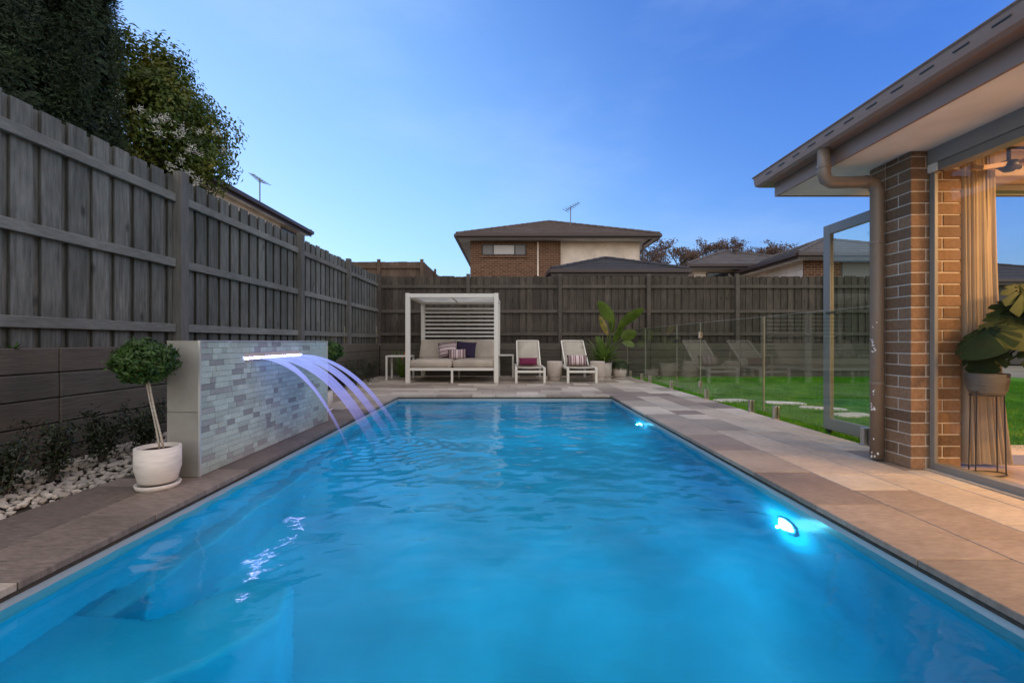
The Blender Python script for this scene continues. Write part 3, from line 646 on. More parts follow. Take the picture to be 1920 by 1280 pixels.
def pillow(name, lb, c, w, h, t_, rot, m):
    n = 14; vs = []; fs = []
    for s_ in (1, -1):
        for j in range(n+1):
            for i in range(n+1):
                u, v = 2*i/n-1, 2*j/n-1; th = ((1-abs(u)**2.4)*(1-abs(v)**2.4))**.5 if abs(u) < 1 and abs(v) < 1 else 0
                vs.append(Vector((u*w/2*(1-.06*(1-v*v)), -s_*th*t_/2, v*h/2*(1-.06*(1-u*u)))))
    k = (n+1)**2
    for j in range(n):
        for i in range(n):
            a = j*(n+1)+i; fs.append((a, a+1, a+n+2, a+n+1)); fs.append((k+a, k+a+n+1, k+a+n+2, k+a+1))
    me = bpy.data.meshes.new(name); me.from_pydata(vs, [], fs); me.materials.append(m); me.polygons.foreach_set('use_smooth', [True]*len(fs))
    bm = bmesh.new(); bm.from_mesh(me); bmesh.ops.remove_doubles(bm, verts=bm.verts, dist=.0005); bm.to_mesh(me); bm.free()
    o = link(name, me, None, c); o.rotation_euler = rot; tag(o, lb, 'pillow', 'scatter pillows'); return o
pillow('scatter_pillow', 'square pink and plum pillow with horizontal stripes, on the left of the daybed', (-1.53, 11.28, .74), .46, .44, .15, (R(-26), R(-8), 0), M['str_h'])
pillow('scatter_pillow', 'plain navy square pillow on the daybed', (-1.08, 11.30, .74), .50, .45, .15, (R(-26), R(4), 0), M['navy'])
pillow('scatter_pillow', 'small oblong pillow with vertical stripes at the front of the daybed pillows', (-1.27, 11.08, .64), .46, .26, .13, (R(-20), R(-2), 0), M['str_v'])

# ------------------------------------------------------------------ loungers
def lounger(cx, lb, w=.70):
    t = thing('sun_lounger', lb, 'sun lounger', (cx, 11.2, 0), 'sun loungers by the back wall')
    x0, x1 = cx-w/2, cx+w/2; ya, yj, yb = 10.36, 11.2, 12.25
    for x in (x0, x1-.05): piece('side_rail', (x, ya+.055, .30), (x+.05, yb, .355), wm, t, .004)
    piece('end_rail', (x0+.055, ya+.01, .235), (x1-.055, ya+.045, .285), wm, t, .004); piece('end_rail', (x0+.052, yb-.04, .30), (x1-.052, yb, .35), wm, t, .004)
    for x, y in ((x0, ya), (x1-.055, ya), (x0, yb-.3), (x1-.055, yb-.3)):
        piece('leg', (x, y, 0), (x+.055, y+.054, .355 if y < 11 else .298), wm, t, .004)
    mb = MB(); n = 10; vs = [(x0+.052+(w-.104)*i/4, ya+.06+(yj-ya-.06)*j/n, .345-.012*math.sin(PI*i/4)) for j in range(n+1) for i in range(5)]
    mb.add(vs, [(j*5+i, j*5+i+1, j*5+5+i+1, j*5+5+i) for j in range(n) for i in range(4)]); o = mb.build('seat_sling', M['sling'], t, True); so = o.modifiers.new('t', 'SOLIDIFY'); so.thickness = .006
    bw = w-.13; top = Vector((0, 12.05, .965)); bot = Vector((0, yj, .35))
    for x in (cx-bw/2, cx+bw/2):
        mb = MB(); dv = top-bot; rot = Matrix.Rotation(math.atan2(dv.z, dv.y), 3, 'X'); mb.box((x, (top.y+bot.y)/2, (top.z+bot.z)/2), (.03, dv.length, .035), rot, .004); mb.build('back_rail', wm, t)
    mb = MB(); mb.box((cx, top.y, top.z), (bw-.03, .03, .03), Matrix.Rotation(R(36), 3, 'X'), .004); mb.build('back_top_rail', wm, t)
    mb = MB(); vs = [(cx-bw/2+.016+(bw-.032)*i/4, bot.y+(top.y-bot.y)*j/n, bot.z+.004+(top.z-bot.z)*j/n-.014*math.sin(PI*i/4)) for j in range(n+1) for i in range(5)]
    mb.add(vs, [(j*5+i, j*5+i+1, j*5+5+i+1, j*5+5+i) for j in range(n) for i in range(4)]); o = mb.build('back_sling', M['sling'], t, True); so = o.modifiers.new('t', 'SOLIDIFY'); so.thickness = .006
    mb = MB(); mb.tube([(cx-bw/2+.02, 11.9, .80), (cx-bw/2+.02, 12.0, .36)], .012, 8); mb.tube([(cx+bw/2-.02, 11.9, .80), (cx+bw/2-.02, 12.0, .36)], .012, 8); mb.build('back_support', wm, t)
lounger(.48, 'beige sling sun lounger with a plain plum pillow, next to the daybed'); lounger(1.66, 'beige sling sun lounger with a striped pillow, between the two cream stools')
pillow('scatter_pillow', 'plain plum bolster pillow on the lounger nearer the daybed', (.46, 11.17, .46), .46, .2, .13, (R(-25), 0, 0), M['plum'])
pillow('scatter_pillow', 'striped oblong pillow on the lounger beside the potted plants', (1.66, 11.15, .49), .50, .27, .14, (R(-25), 0, 0), M['str_v'])

# ------------------------------------------------------------------ side tables, stools
def side_table(x0, x1, y0, y1, h, lb):
    t = thing('side_table', lb, 'side table', ((x0+x1)/2, (y0+y1)/2, 0), 'white metal side tables')
    piece('tabletop', (x0, y0, h-.035), (x1, y1, h), wm, t, .004)
    for x, y in ((x0, y0), (x1-.045, y0), (x0, y1-.045), (x1-.045, y1-.045)): piece('leg', (x, y, 0), (x+.045, y+.045, h-.036), wm, t, .003)
side_table(-3.05, -2.45, 11.2, 11.75, .60, 'white metal side table to the left of the daybed'); side_table(-.42, .12, 12.0, 12.5, .60, 'white metal side table between the daybed and the lounger')
def stool(x, y, lb):
    t = thing('ceramic_stool', lb, 'stool', (x, y, 0), 'cream ceramic drum stools')
    mb = MB(); mb.lathe([(0, .47), (.165, .47), (.178, .462), (.18, .45), (.18, .115), (.172, .1), (.166, .092)], (x, y, 0), 36); mb.build('drum', M['ceramic'], t, True)
    mb = MB(); mb.lathe([(.160, .1), (.158, .09), (.158, .01), (.15, 0)], (x, y, 0), 36); mb.build('base', M['ceramic'], t, True)
stool(1.10, 11.1, 'cream ceramic drum stool between the two sun loungers'); stool(2.14, 11.05, 'cream ceramic drum stool between the right lounger and the potted plants')

# ------------------------------------------------------------------ potted plants at the back
def pot_things(x, y, r, h, parent, taper=.9, saucer=True, m=None):
    m = m or M['ceramic']; mb = MB()
    mb.lathe([(0, .035), (r*taper*.9, .035), (r*taper, .05), (r, h*.5), (r, h), (r-.02, h), (r-.022, h-.035), (0, h-.035)] if saucer else [(0, .0), (r*taper, .0), (r, .03), (r, h), (r-.02, h), (r-.022, h-.035), (0, h-.035)], (x, y, 0), 36)
    mb.build('pot', m, parent, True, bevel=0)
    if saucer: mb = MB(); mb.lathe([(0, .0), (r*taper+.01, .0), (r*taper+.02, .028), (r*taper+.008, .03), (r*taper, .02), (0, .02)], (x, y, 0), 36); mb.build('saucer', m, parent, True)
    mb = MB(); mb.lathe([(0, h-.02), (r-.024, h-.024)], (x, y, 0), 24); mb.build('soil', M['soil'], parent)
def blade(parent, base, az, el, length, width, droop, m, name='leaf', pet=0, fold=.18, pm=None, n=12, shape=0, face=False):
    """curved leaf blade; pet = length of a petiole before it"""
    p = Vector(base); d = Vector((math.cos(az)*math.cos(el), math.sin(az)*math.cos(el), math.sin(el)))
    if pet:
        pts = [p+d*pet*k/5 + Vector((0, 0, -.02*(k/5)**2)) for k in range(6)]; mb = MB(); mb.tube(pts, [.014-.006*k/5 for k in range(6)], 7); mb.build('leaf_stalk', pm or m, parent, True); p = pts[-1]
    side = d.cross(Vector((0, 0, 1))); side = side.normalized() if side.length > .1 else Vector((math.sin(az), -math.cos(az), 0)); roll = random.uniform(-.5, .5) if face else 0
    if face: side = d.cross(Vector((.2, -1, .1))).normalized()
    vs = []; st = length/n
    for k in range(n+1):
        s = k/n; wd = width/2*((math.sin(PI*min(1, s*.92+.06)))**.7 if shape == 0 else (1-s)**.6*(.6+.4*min(1, s*6)))
        if k == n: wd = .001
        nn = d.cross(side).normalized(); sd = (side*math.cos(roll)+nn*math.sin(roll))
        up = sd.cross(d).normalized()
        if up.z < 0: up = -up
        vs += [p-sd*wd+up*wd*fold, p-sd*wd*.5+up*wd*fold*.4, p.copy(), p+sd*wd*.5+up*wd*fold*.4, p+sd*wd+up*wd*fold]
        p = p+d*st; d = (d+Vector((0, 0, -droop*(s+.25)*st*2))).normalized()
    mb = MB(); mb.add(vs, [(k*5+i, k*5+i+1, k*5+5+i+1, k*5+5+i) for k in range(n) for i in range(4)]); return mb.build(name, m, parent, True)
pa = thing('potted_plant', 'tall broad-leaved plant over spiky leaves in a cream pot by the back wall', 'potted plant', (2.42, 11.75, 0), 'potted plants by the back wall')
pot_things(2.42, 11.75, .22, .40, pa)
bx, by, bz = 2.42, 11.78, .38
def px2(x, y, d): return Vector(((x-955)/853*d, d, .95-(y-639)/853*d))
# broad leaves aimed at where they stand: (petiole end px, tip px, width, material)
for (ex, ey, tx, ty, wd, mm, dd) in ((1150, 604, 1123, 561, .26, 'strel', 11.7), (1140, 626, 1125, 590, .17, 'strel_dry', 11.6), (1160, 612, 1205, 574, .25, 'strel', 11.8), (1148, 622, 1146, 578, .16, 'strel', 11.9),
                                     (1165, 634, 1193, 620, .26, 'strel', 11.6), (1168, 640, 1190, 648, .20, 'strel', 11.9), (1134, 655, 1117, 629, .2, 'strel', 11.75), (1152, 640, 1172, 596, .2, 'strel', 12.0)):
    e = px2(ex, ey, dd); t_ = px2(tx, ty, dd-.15); b = Vector((bx+random.uniform(-.05, .05), by, bz))
    mb = MB(); pts = [b.lerp(e, k/6)+Vector((0, 0, .06*math.sin(PI*k/6))) for k in range(7)]; mb.tube(pts, [.016-.007*k/6 for k in range(7)], 7); mb.build('leaf_stalk', M['strel'], pa, True)
    d = t_-e; az = math.atan2(d.y, d.x); el = math.asin(d.z/d.length); blade(pa, e, az, el, d.length, wd*1.15, .25, M[mm], fold=.2, face=True)
for k in range(80):
    az = k*2.4+random.uniform(-.3, .3); el = R(random.uniform(8, 78)); blade(pa, (bx+.05*math.cos(az), by+.05*math.sin(az), bz+random.uniform(0, .12)), az, el, random.uniform(.5, .78), .07, random.uniform(.4, 1.2), M['spike'], fold=.3, n=7, shape=1)
pb = thing('potted_plant', 'low trailing grey-green succulent in a short cream pot right of the tall plant', 'potted plant', (2.86, 11.8, 0), 'potted plants by the back wall')
pot_things(2.86, 11.8, .175, .29, pb)
n = 1500; th = rng.uniform(0, 2*PI, n); ph = np.arccos(rng.uniform(-.1, 1, n)); rr = rng.uniform(.7, 1, n)
c = np.stack([2.86+.22*rr*np.sin(ph)*np.cos(th), 11.8+.2*rr*np.sin(ph)*np.sin(th), .30+.15*rr*np.cos(ph)], -1); leaves(c, c-np.array([2.86, 11.8, .2]), .075, .34, M['trail'], 'foliage', pb)

# ------------------------------------------------------------------ topiary trees
def topiary(x, y, lb, lean):
    t = thing('topiary_tree', lb, 'topiary', (x, y, 0), 'ball topiaries in cream pots')
    pot_things(x, y, .128, .265, t, .84, True, M['pot'])
    cx, cy, cz = x+lean[0], y+lean[1], .80
    for k, off in enumerate((-.012, .014)):
        mb = MB(); pts = [Vector((x+.02*(1-s)+off*(.9-.5*s)+lean[0]*s, y+.004*math.sin(7*s+k)+lean[1]*s, .25+(cz-.25)*s)) for s in [i/10 for i in range(11)]]
        mb.tube(pts, [.0066-.0012*i/10 for i in range(11)], 8); mb.build('stem', M['stem'], t, True)
    for k in range(14):
        th_, ph_ = random.uniform(0, 2*PI), random.uniform(.2, 2.2); e = Vector((cx+.13*math.sin(ph_)*math.cos(th_), cy+.13*math.sin(ph_)*math.sin(th_), cz+.1*math.cos(ph_)))
        if k == 0: tw = MB()
        tw.tube([(cx, cy, cz-.06), Vector((cx, cy, cz-.04)).lerp(e, .5), e], [.005, .004, .002], 5)
    tw.build('twigs', M['stem'], t)
    n = 7000; v = rng.normal(size=(n, 3)); v /= np.linalg.norm(v, axis=1)[:, None]
    lump = 1+.13*np.sin(v[:, 0]*7+1)*np.sin(v[:, 1]*6)+.08*np.sin(v[:, 2]*9+v[:, 0]*5)
    rr = rng.uniform(.55, 1.02, n)*lump; rr[:420] *= rng.uniform(1.05, 1.22, 420); rr = rr[:, None]
    p = v*rr*np.array([.168, .168, .135])+np.array([cx, cy, cz+.015]); p[:, 2] = np.maximum(p[:, 2], cz-.115+rng.uniform(-.02, .02, n))
    leaves(p, v*.9+rng.normal(0, .5, (n, 3)), .036, .42, M['topiary'], 'crown', t)
topiary(-2.30, 2.98, 'ball topiary in a ribbed cream pot beside the near end of the feature wall', (-.09, 0)); topiary(-2.56, 6.25, 'ball topiary half hidden behind the far end of the feature wall', (.08, 0))

# ------------------------------------------------------------------ shrubs in the bed
def shrub(x, y, w, h, lb, n=1100, m='shrub'):
    t = thing('shrub', lb, 'shrub', (x, y, 0), 'dark shrubs in the pebble bed')
    mb = MB(); tips = []
    for k in range(9):
        a = random.uniform(0, 2*PI); r = random.uniform(.2, 1)*w/2; e = Vector((x+r*math.cos(a), y+r*math.sin(a), h*random.uniform(.65, 1.05))); b = Vector((x+random.uniform(-.02, .02), y, -.03)); tips.append((b, e))
        mb.tube([b, b.lerp(e, .5)+Vector((0, 0, .03)), e], [.006, .004, .002], 5)
    mb.build('stem', M['bark'], t)
    ps = []; ns = []
    for k in range(n):
        b, e = random.choice(tips); s = random.uniform(.3, 1.04); q = b.lerp(e, s)+Vector([random.gauss(0, .028+.02*(1-s)) for _ in range(3)]); q.z = max(q.z, 0); ps.append(q); ns.append((q.x-x+random.gauss(0, .1), q.y-y+random.gauss(0, .1), .15+random.gauss(0, .1)))
    leaves(ps, ns, .032, .5, M[m], 'foliage', t)
for x, y, w, h, lb in ((-3.15, 2.84, .3, .30, 'dark shrub cut by the left edge of the picture'), (-3.2, 3.18, .34, .37, 'dark shrub, second from the left edge, among white pebbles'), (-3.2, 3.58, .34, .40, 'dark shrub just left of the near topiary pot'),
                       (-3.2, 4.0, .32, .38, 'dark shrub behind the trunk of the near topiary'), (-3.05, 4.28, .3, .36, 'dark shrub against the back of the feature wall end'), (-3.33, 9.1, .5, .42, 'low dark shrub seen just under the falling water'),
                       (-3.35, 9.9, .5, .48, 'dark shrub in the far bed, middle of the three before the side table'), (-3.36, 10.8, .5, .5, 'dark shrub nearest the white side table'), (-3.3, 8.1, .4, .4, 'low shrub behind the falling streams, nearest the far topiary')):
    shrub(x, y, w, h, lb)
t = thing('bromeliad', 'arching plant with orange bracts behind the left post of the daybed', 'plant', (-2.85, 12.2, 0))
for k in range(34):
    az = k*2.4; blade(t, (-2.85+.03*math.cos(az), 12.15+.03*math.sin(az), -.03), az, R(random.uniform(40, 82)), random.uniform(.6, .95), .05, random.uniform(.8, 1.6), M['spike'], n=7, shape=1)
for k in range(4):
    az = random.uniform(0, 6); mb = MB(); e = Vector((-2.8+.18*math.cos(az), 12.0+.1*math.sin(az), random.uniform(.45, .75))); mb.tube([(-2.85, 12.15, 0), e], .006, 5); mb.build('stem', M['spike'], t)
    mb = MB(); mb.lathe([(0, -.03), (.02, 0), (.012, .04), (0, .07)], e, 8); mb.build('bract', M['orange'], t, True)
# small weed at the left fence foot
t = thing('seedling', 'small green seedling growing on top of the sleeper wall at the left edge', 'plant', (-3.62, 3.35, .88))
for k in range(9): blade(t, (-3.63, 3.32+.03*random.random(), .87), k*2.4, R(random.uniform(30, 70)), random.uniform(.05, .1), .018, 1.5, M['topiary'], n=4)

# ------------------------------------------------------------------ trees behind the left fence
def tree_lilly():
    t = thing('lilly_pilly_tree', 'rounded green tree with cream blossom behind the left fence', 'tree', (-5.6, 7.2, 0)); C = np.array([-5.95, 7.3, 4.15]); Rr = np.array([1.4, 1.4, 1.85])
    mb = MB(); mb.tube([(-5.6, 7.2, -.05), (-5.62, 7.22, 1.6), (-5.7, 7.25, 2.8), (-5.75, 7.3, 4.6)], [.13, .11, .08, .03], 9); mb.build('trunk', M['bark'], t, True)
    mb = MB()
    cl = []
    for k in range(120):
        v = rng.normal(size=3); v /= np.linalg.norm(v); r = rng.uniform(.45, .93)
        if v[2] < -.3: r *= .95
        p = C+v*r*Rr*(1-.12*max(0, v[2])); cl.append((p, v, rng.uniform(.26, .46)))
        if k < 60: mb.tube([(-5.7, 7.25, 2.6+random.random()*1.2), Vector(C*.5+p*.5)-Vector((0, 0, .2)), Vector(p)], [.03, .018, .006], 5)
    mb.build('branches', M['bark'], t)
    P_ = []; N_ = []
    for p, v, r in cl:
        k = int(430*(r/.36)**2); q = rng.normal(size=(k, 3)); q /= np.linalg.norm(q, axis=1)[:, None]; rad = r*rng.uniform(.3, 1.08, k)[:, None]
        P_.append(p+q*rad); N_.append(q*.6+v*.5+rng.normal(0, .5, (k, 3))+[0, 0, .3])
    leaves(np.concatenate(P_), np.concatenate(N_), .085, .42, M['lilly'], 'crown', t)
    ps = []
    for k in range(95):
        a = rng.normal(size=3); a /= np.linalg.norm(a); a[1] = -abs(a[1]); a[0] = abs(a[0]); 
        p = C+a*Rr*1.0; 
        if p[2] < 4.4: ps.append(p)
    q = np.concatenate([p+rng.normal(0, .03, (36, 3)) for p in ps]); leaves(q, rng.normal(size=(len(q), 3)), .045, .25, M['blossom'], 'blossom', t)
tree_lilly()
def conifer(x, y, r, h, lb, n=80000):
    t = thing('cypress_tree', lb, 'tree', (x, y, 0), 'cypress trees behind the left fence')
    mb = MB(); mb.tube([(x, y, -.05), (x, y, h*.5), (x, y, h*.95)], [.14, .09, .02], 8); mb.build('trunk', M['bark'], t, True)
    P_ = []; N_ = []
    nc = 380
    for k in range(nc):
        z0 = random.uniform(1.2, min(h*.93, 6.6)); a = random.uniform(0, 2*PI); rr = r*(1-(z0/h)**3)*random.uniform(.45, 1.0); cx, cy = x+rr*math.cos(a), y+rr*math.sin(a); ln = random.uniform(.45, .9); m_ = int(n/nc)
        s = rng.uniform(0, 1, m_); wd = .085*np.sin(PI*np.clip(s*.9+.08, 0, 1))
        q = rng.normal(size=(m_, 3)); q[:, 2] *= .4; q /= np.linalg.norm(q, axis=1)[:, None]
        p = np.stack([cx+.10*s*math.cos(a)+q[:, 0]*wd, cy+.10*s*math.sin(a)+q[:, 1]*wd, z0+s*ln], -1); P_.append(p); N_.append(q+np.array([0, 0, .2]))
    k = 9000; zz = rng.uniform(1.4, min(h*.93, 7), k); aa = rng.uniform(0, 2*PI, k); q = r*.62*np.sqrt(rng.uniform(.1, 1, k))
    core = np.stack([x+q*np.cos(aa), y+q*np.sin(aa), zz], -1); leaves(core, np.stack([np.cos(aa), np.sin(aa), np.full(k, .2)], -1), .13, .5, M['cypress'], 'inner_foliage', t, droop=-.3)
    leaves(np.concatenate(P_), np.concatenate(N_), .05, .26, M['cypress'], 'crown', t, droop=-.5)
conifer(-5.45, 4.95, .40, 7.5, 'dark cypress cut by the left edge of the picture'); conifer(-5.33, 5.6, .42, 8.0, 'tall dark cypress standing against the rounded tree')
conifer(-6.35, 5.9, .5, 7.2, 'cypress standing farther back between the two tall cypresses', 50000)

# ------------------------------------------------------------------ neighbouring houses
M['roof_brown'] = grain('brown_roof_tile', [(.3, (.085, .058, .048)), (.7, (.13, .095, .08))], (1, 1, 1), 5, 4, .7, .1, 0, .3, offs=False)
M['roof_dark'] = grain('charcoal_roof_tile', [(.3, (.035, .032, .034)), (.7, (.055, .05, .052))], (1, 1, 1), 5, 4, .65, .1, 0, .3, offs=False)
M['roof_grey'] = grain('grey_roof_tile', [(.3, (.085, .072, .066)), (.7, (.13, .112, .102))], (1, 1, 1), 5, 4, .7, .1, 0, .3, offs=False)
M['render'] = grain('cream_rendered_wall', [(.3, (.82, .66, .53)), (.7, (.88, .72, .59))], (1, 1, 1), 2, 4, .85, .1, 0, .2, offs=False)
M['gutter'] = mat('dark_brown_gutter', (.06, .036, .03), .45)
M['darkglass'] = mat('dark_window_glass', (.015, .015, .018), .08)
M['blind'] = mat('pale_roller_blind', (.55, .50, .46), .8); M['blind_grey'] = mat('grey_roller_blind', (.22, .2, .19), .7)
M['frame_d'] = mat('dark_window_frame', (.05, .04, .036), .5)
def brickmat():
    m = mat('face_brickwork', (.3, .2, .1), .85, 0, .2); tc_ = N(m, 'ShaderNodeNewGeometry'); mp = N(m, 'ShaderNodeMapping'); mp.inputs['Rotation'].default_value = (R(90), 0, 0)
    L(m, tc_.outputs['Position'], mp.inputs[0]); bt = N(m, 'ShaderNodeTexBrick'); bt.inputs['Scale'].default_value = 1; bt.inputs['Brick Width'].default_value = .24; bt.inputs['Row Height'].default_value = .086
    bt.inputs['Mortar Size'].default_value = .007; bt.inputs['Color1'].default_value = (.10, .042, .022, 1); bt.inputs['Color2'].default_value = (.17, .078, .042, 1); bt.inputs['Mortar'].default_value = (.36, .25, .17, 1)
    L(m, mp.outputs[0], bt.inputs[0]); L(m, bt.outputs[0], bsdf(m).inputs['Base Color']); bp = N(m, 'ShaderNodeBump'); bp.inputs['Strength'].default_value = .4; bp.inputs['Distance'].default_value = .01; bp.invert = True
    L(m, bt.outputs['Fac'], bp.inputs['Height']); L(m, bp.outputs[0], bsdf(m).inputs['Normal']); return m
M['brickwork'] = brickmat()
def hip_roof(t, x0, x1, y0, y1, ez, pitch, m, cap, cw_=.32):
    w = min(x1-x0, y1-y0)/2; n = int(w/cw_); step = w/n; tp = math.tan(R(pitch)); mb = MB()
    for k in range(n):
        a = k*step; b = (k+1)*step; za = ez+a*tp+.035; zb = ez+b*tp; zc = ez+a*tp-.01
        A = [(x0+a, y0+a, za), (x1-a, y0+a, za), (x1-a, y1-a, za), (x0+a, y1-a, za)]; B = [(x0+b, y0+b, zb), (x1-b, y0+b, zb), (x1-b, y1-b, zb), (x0+b, y1-b, zb)]; C_ = [(p[0], p[1], zc) for p in A]
        mb.add(A+B+C_, [(i, (i+1) % 4, 4+(i+1) % 4, 4+i) for i in range(4)]+[(8+i, 8+(i+1) % 4, (i+1) % 4, i) for i in range(4)])
    mb.build('roof', m, t)
    apex = ez+w*tp; cx0, cy0, cx1, cy1 = x0+w, y0+w, x1-w, y1-w
    mb = MB(); ends = [((x0, y0, ez+.03), (cx0, cy0, apex+.02)), ((x1, y0, ez+.03), (cx1, cy0, apex+.02)), ((x0, y1, ez+.03), (cx0, cy1, apex+.02)), ((x1, y1, ez+.03), (cx1, cy1, apex+.02))]
    for a, b in ends:
        a, b = Vector(a), Vector(b); L_ = (b-a).length; k = max(2, int(L_/.4))
        for i in range(k): mb.tube([a.lerp(b, i/k), a.lerp(b, (i+1.05)/k)], [.085, .07], 6)
    if (cx1-cx0) > .1 or (cy1-cy0) > .1: mb.tube([(cx0, cy0, apex+.02), (cx1, cy1, apex+.02)], .08, 6)
    mb.build('ridge_cap', cap, t)
def house(lb, x0, x1, y0, y1, ez, pitch, rm, eave=.5, group='houses beyond the back fence', wm_='render'):
    t = thing('neighbour_house', lb, 'house', ((x0+x1)/2, (y0+y1)/2, 0), group)
    hip_roof(t, x0-eave, x1+eave, y0-eave, y1+eave, ez, pitch, rm, rm)
    mb = MB(); e = eave
    for a, b in (((x0-e-.05, y0-e-.12), (x1+e+.05, y0-e)), ((x0-e-.12, y0-e), (x0-e, y1+e)), ((x1+e, y0-e), (x1+e+.12, y1+e)), ((x0-e, y1+e), (x1+e, y1+e+.12))):
        mb.span((a[0], a[1], ez-.10), (b[0], b[1], ez+.02))
    mb.build('gutter', M['gutter'], t)
    mb = MB(); mb.span((x0-e+.003, y0-e+.003, ez-.16), (x1+e-.003, y1+e-.003, ez-.10)); mb.build('soffit', M['soffit'], t)
    mb = MB()
    for a, b in (((x0-e-.003, y0-e-.003), (x1+e+.003, y0-e+.02)), ((x0-e-.003, y0-e+.021), (x0-e+.02, y1+e)), ((x1+e-.02, y0-e+.021), (x1+e+.003, y1+e))): mb.span((a[0], a[1], ez-.20), (b[0], b[1], ez-.101))
    mb.build('fascia', M['gutter'], t)
    return t
def window(t, x0, x1, y, z0, z1, panes, rev=.04):
    o = MB(); fw_ = .05; o.span((x0, y-.03, z0), (x1, y+.02, z0+fw_)); o.span((x0, y-.03, z1-fw_), (x1, y+.02, z1)); n = len(panes)
    w_ = [p[0] for p in panes]; tot = sum(w_); x = x0; xs = [x0]
    for p in w_: x += (x1-x0)*p/tot; xs.append(x)
    for x in xs: o.span((x-fw_/2, y-.032, z0+fw_), (x+fw_/2, y+.02, z1-fw_))
    f = o.build('window', M['frame_d'], t)
    for i, p in enumerate(panes): mb = MB(); mb.span((xs[i]+fw_/2, y-.01, z0+fw_), (xs[i+1]-fw_/2, y+.004, z1-fw_)); mb.build('pane', M[p[1]], f)
# main two-storey house
h1 = house('two-storey brown brick and cream house under a brown hip roof, centre of skyline', -1.75, 6.0, 20.4, 28, 5.62, 21, M['roof_brown'], .55)
mb = MB(); mb.span((-1.75, 20.4, 0), (2.30, 28, 5.45)); mb.build('brick_wall', M['brickwork'], h1)
mb = MB(); mb.span((2.302, 20.6, 0), (5.9, 27.9, 5.45)); mb.build('rendered_wall', M['render'], h1)
mb = MB(); mb.span((1.25, 20.36, 0), (1.31, 20.395, 5.4)); mb.build('control_joint', M['render'], h1)
window(h1, -1.20, .72, 20.37, 4.80, 5.30, [(1, 'blind_grey'), (2, 'blind'), (1, 'blind_grey')]); mb = MB(); mb.span((-1.25, 20.33, 4.70), (.77, 20.39, 4.795)); mb.build('window_sill', M['brickwork'], h1)
mb = MB(); mb.tube([(6.3, 20.0, 5.5), (6.02, 20.45, 5.3), (6.0, 20.48, 5.1), (6.0, 20.48, 0)], .045, 8); mb.build('downpipe', M['gutter'], h1)
h2 = house('single-storey house with a charcoal hip roof, peeking over the back fence below the two-storey house', 1.95, 5.7, 16.2, 20.0, 3.42, 19, M['roof_dark'], .5)
mb = MB(); mb.span((1.95, 16.2, 0), (5.7, 20.0, 3.27)); mb.build('wall', M['gutter'], h2)
h3 = house('house with a grey-brown pyramid roof and cream wall, right of the bare-topped tree', 8.2, 13.3, 20.2, 25.0, 4.28, 21, M['roof_grey'], .5)
mb = MB(); mb.span((8.2, 20.2, 0), (13.3, 25, 4.12)); mb.build('wall', M['render'], h3)
window(h3, 8.75, 10.6, 20.17, 3.0, 4.02, [(1, 'darkglass'), (1, 'blind')]); mb = MB(); mb.lathe([(.11, 0), (.11, .3), (.16, .32), (.16, .42), (0, .46)], (10.95, 22.0, 5.0), 10); mb.build('roof_vent', M['gutter'], h3)
h4 = house('house with pale weatherboard side, brick front and hip roof, just left of the brick pier', 10.4, 15.0, 16.1, 21.1, 3.98, 21, M['roof_grey'], .5)
mb = MB(); mb.span((10.46, 16.16, 0), (10.9, 21, 3.8)); mb.build('wall', M['render'], h4)
for k in range(20): 
    mb = MB(); mb.box((10.435, 18.6, .2+k*.19), (.03, 4.9, .185), Matrix.Rotation(R(4), 3, 'Y')); mb.build('weatherboard', M['render'], h4)
mb = MB(); mb.span((10.42, 16.1, 0), (11.75, 16.15, 3.82)); mb.span((14.0, 16.1, 0), (15.0, 16.15, 3.82)); mb.span((11.75, 16.1, 0), (14.0, 16.15, 2.4)); mb.build('brick_wall', M['brickwork'], h4)
mb = MB(); mb.span((10.905, 16.16, 0), (15, 21, 3.8)); mb.build('inner_wall', M['gutter'], h4)
window(h4, 11.76, 13.99, 16.13, 2.41, 3.8, [(3, 'blind_grey'), (1, 'darkglass')])
h5 = house('dark-roofed house seen through the living room window', 16.4, 26.0, 18.9, 25, 3.45, 19, M['roof_dark'], .5); mb = MB(); mb.span((16.4, 18.9, 0), (26, 25, 3.3)); mb.build('wall', M['frame_d'], h5)
# house on the left
h6 = house('cream house with a long brown eave rising above the left fence', -15.5, -8.65, 11.2, 18.9, 5.55, 12, M['roof_brown'], .3, 'houses beyond the left fence')
mb = MB(); mb.span((-15.5, 11.4, 0), (-8.65, 18.9, 5.4)); mb.build('wall', M['render'], h6)
mb = MB(); mb.span((-8.66, 17.2, 4.5), (-8.61, 18.6, 5.3)); f = mb.build('window', M['frame_d'], h6)
for a, b in ((17.26, 17.82), (17.88, 18.44)): mb = MB(); mb.span((-8.615, a, 4.57), (-8.605, b, 5.24)); mb.build('pane', M['darkglass'], f)
M['antenna'] = mat('grey_antenna_metal', (.16, .14, .13), .5, .5)
def antenna(x, y, z, h, lb, ang, k_=1):
    t = thing('tv_antenna', lb, 'antenna', (x, y, z), 'rooftop tv antennas'); mb = MB(); mb.tube([(x, y, z-.2), (x, y, z+h)], .022, 6); mb.build('mast', M['antenna'], t)
    d = Vector((math.cos(ang), -.2, math.sin(ang))).normalized(); c = Vector((x, y, z+h*.95)); mb = MB(); mb.tube([c-d*.35*k_, c+d*.55*k_], .015, 6); mb.build('boom', M['antenna'], t)
    mb = MB()
    for k in range(7):
        p = c+d*(-.32+k*.14)*k_; s = Vector((.55, .8, .0)).normalized()*(.38-.03*k)*k_; mb.tube([p-s, p+s], .011, 5)
    mb.build('elements', M['antenna'], t)
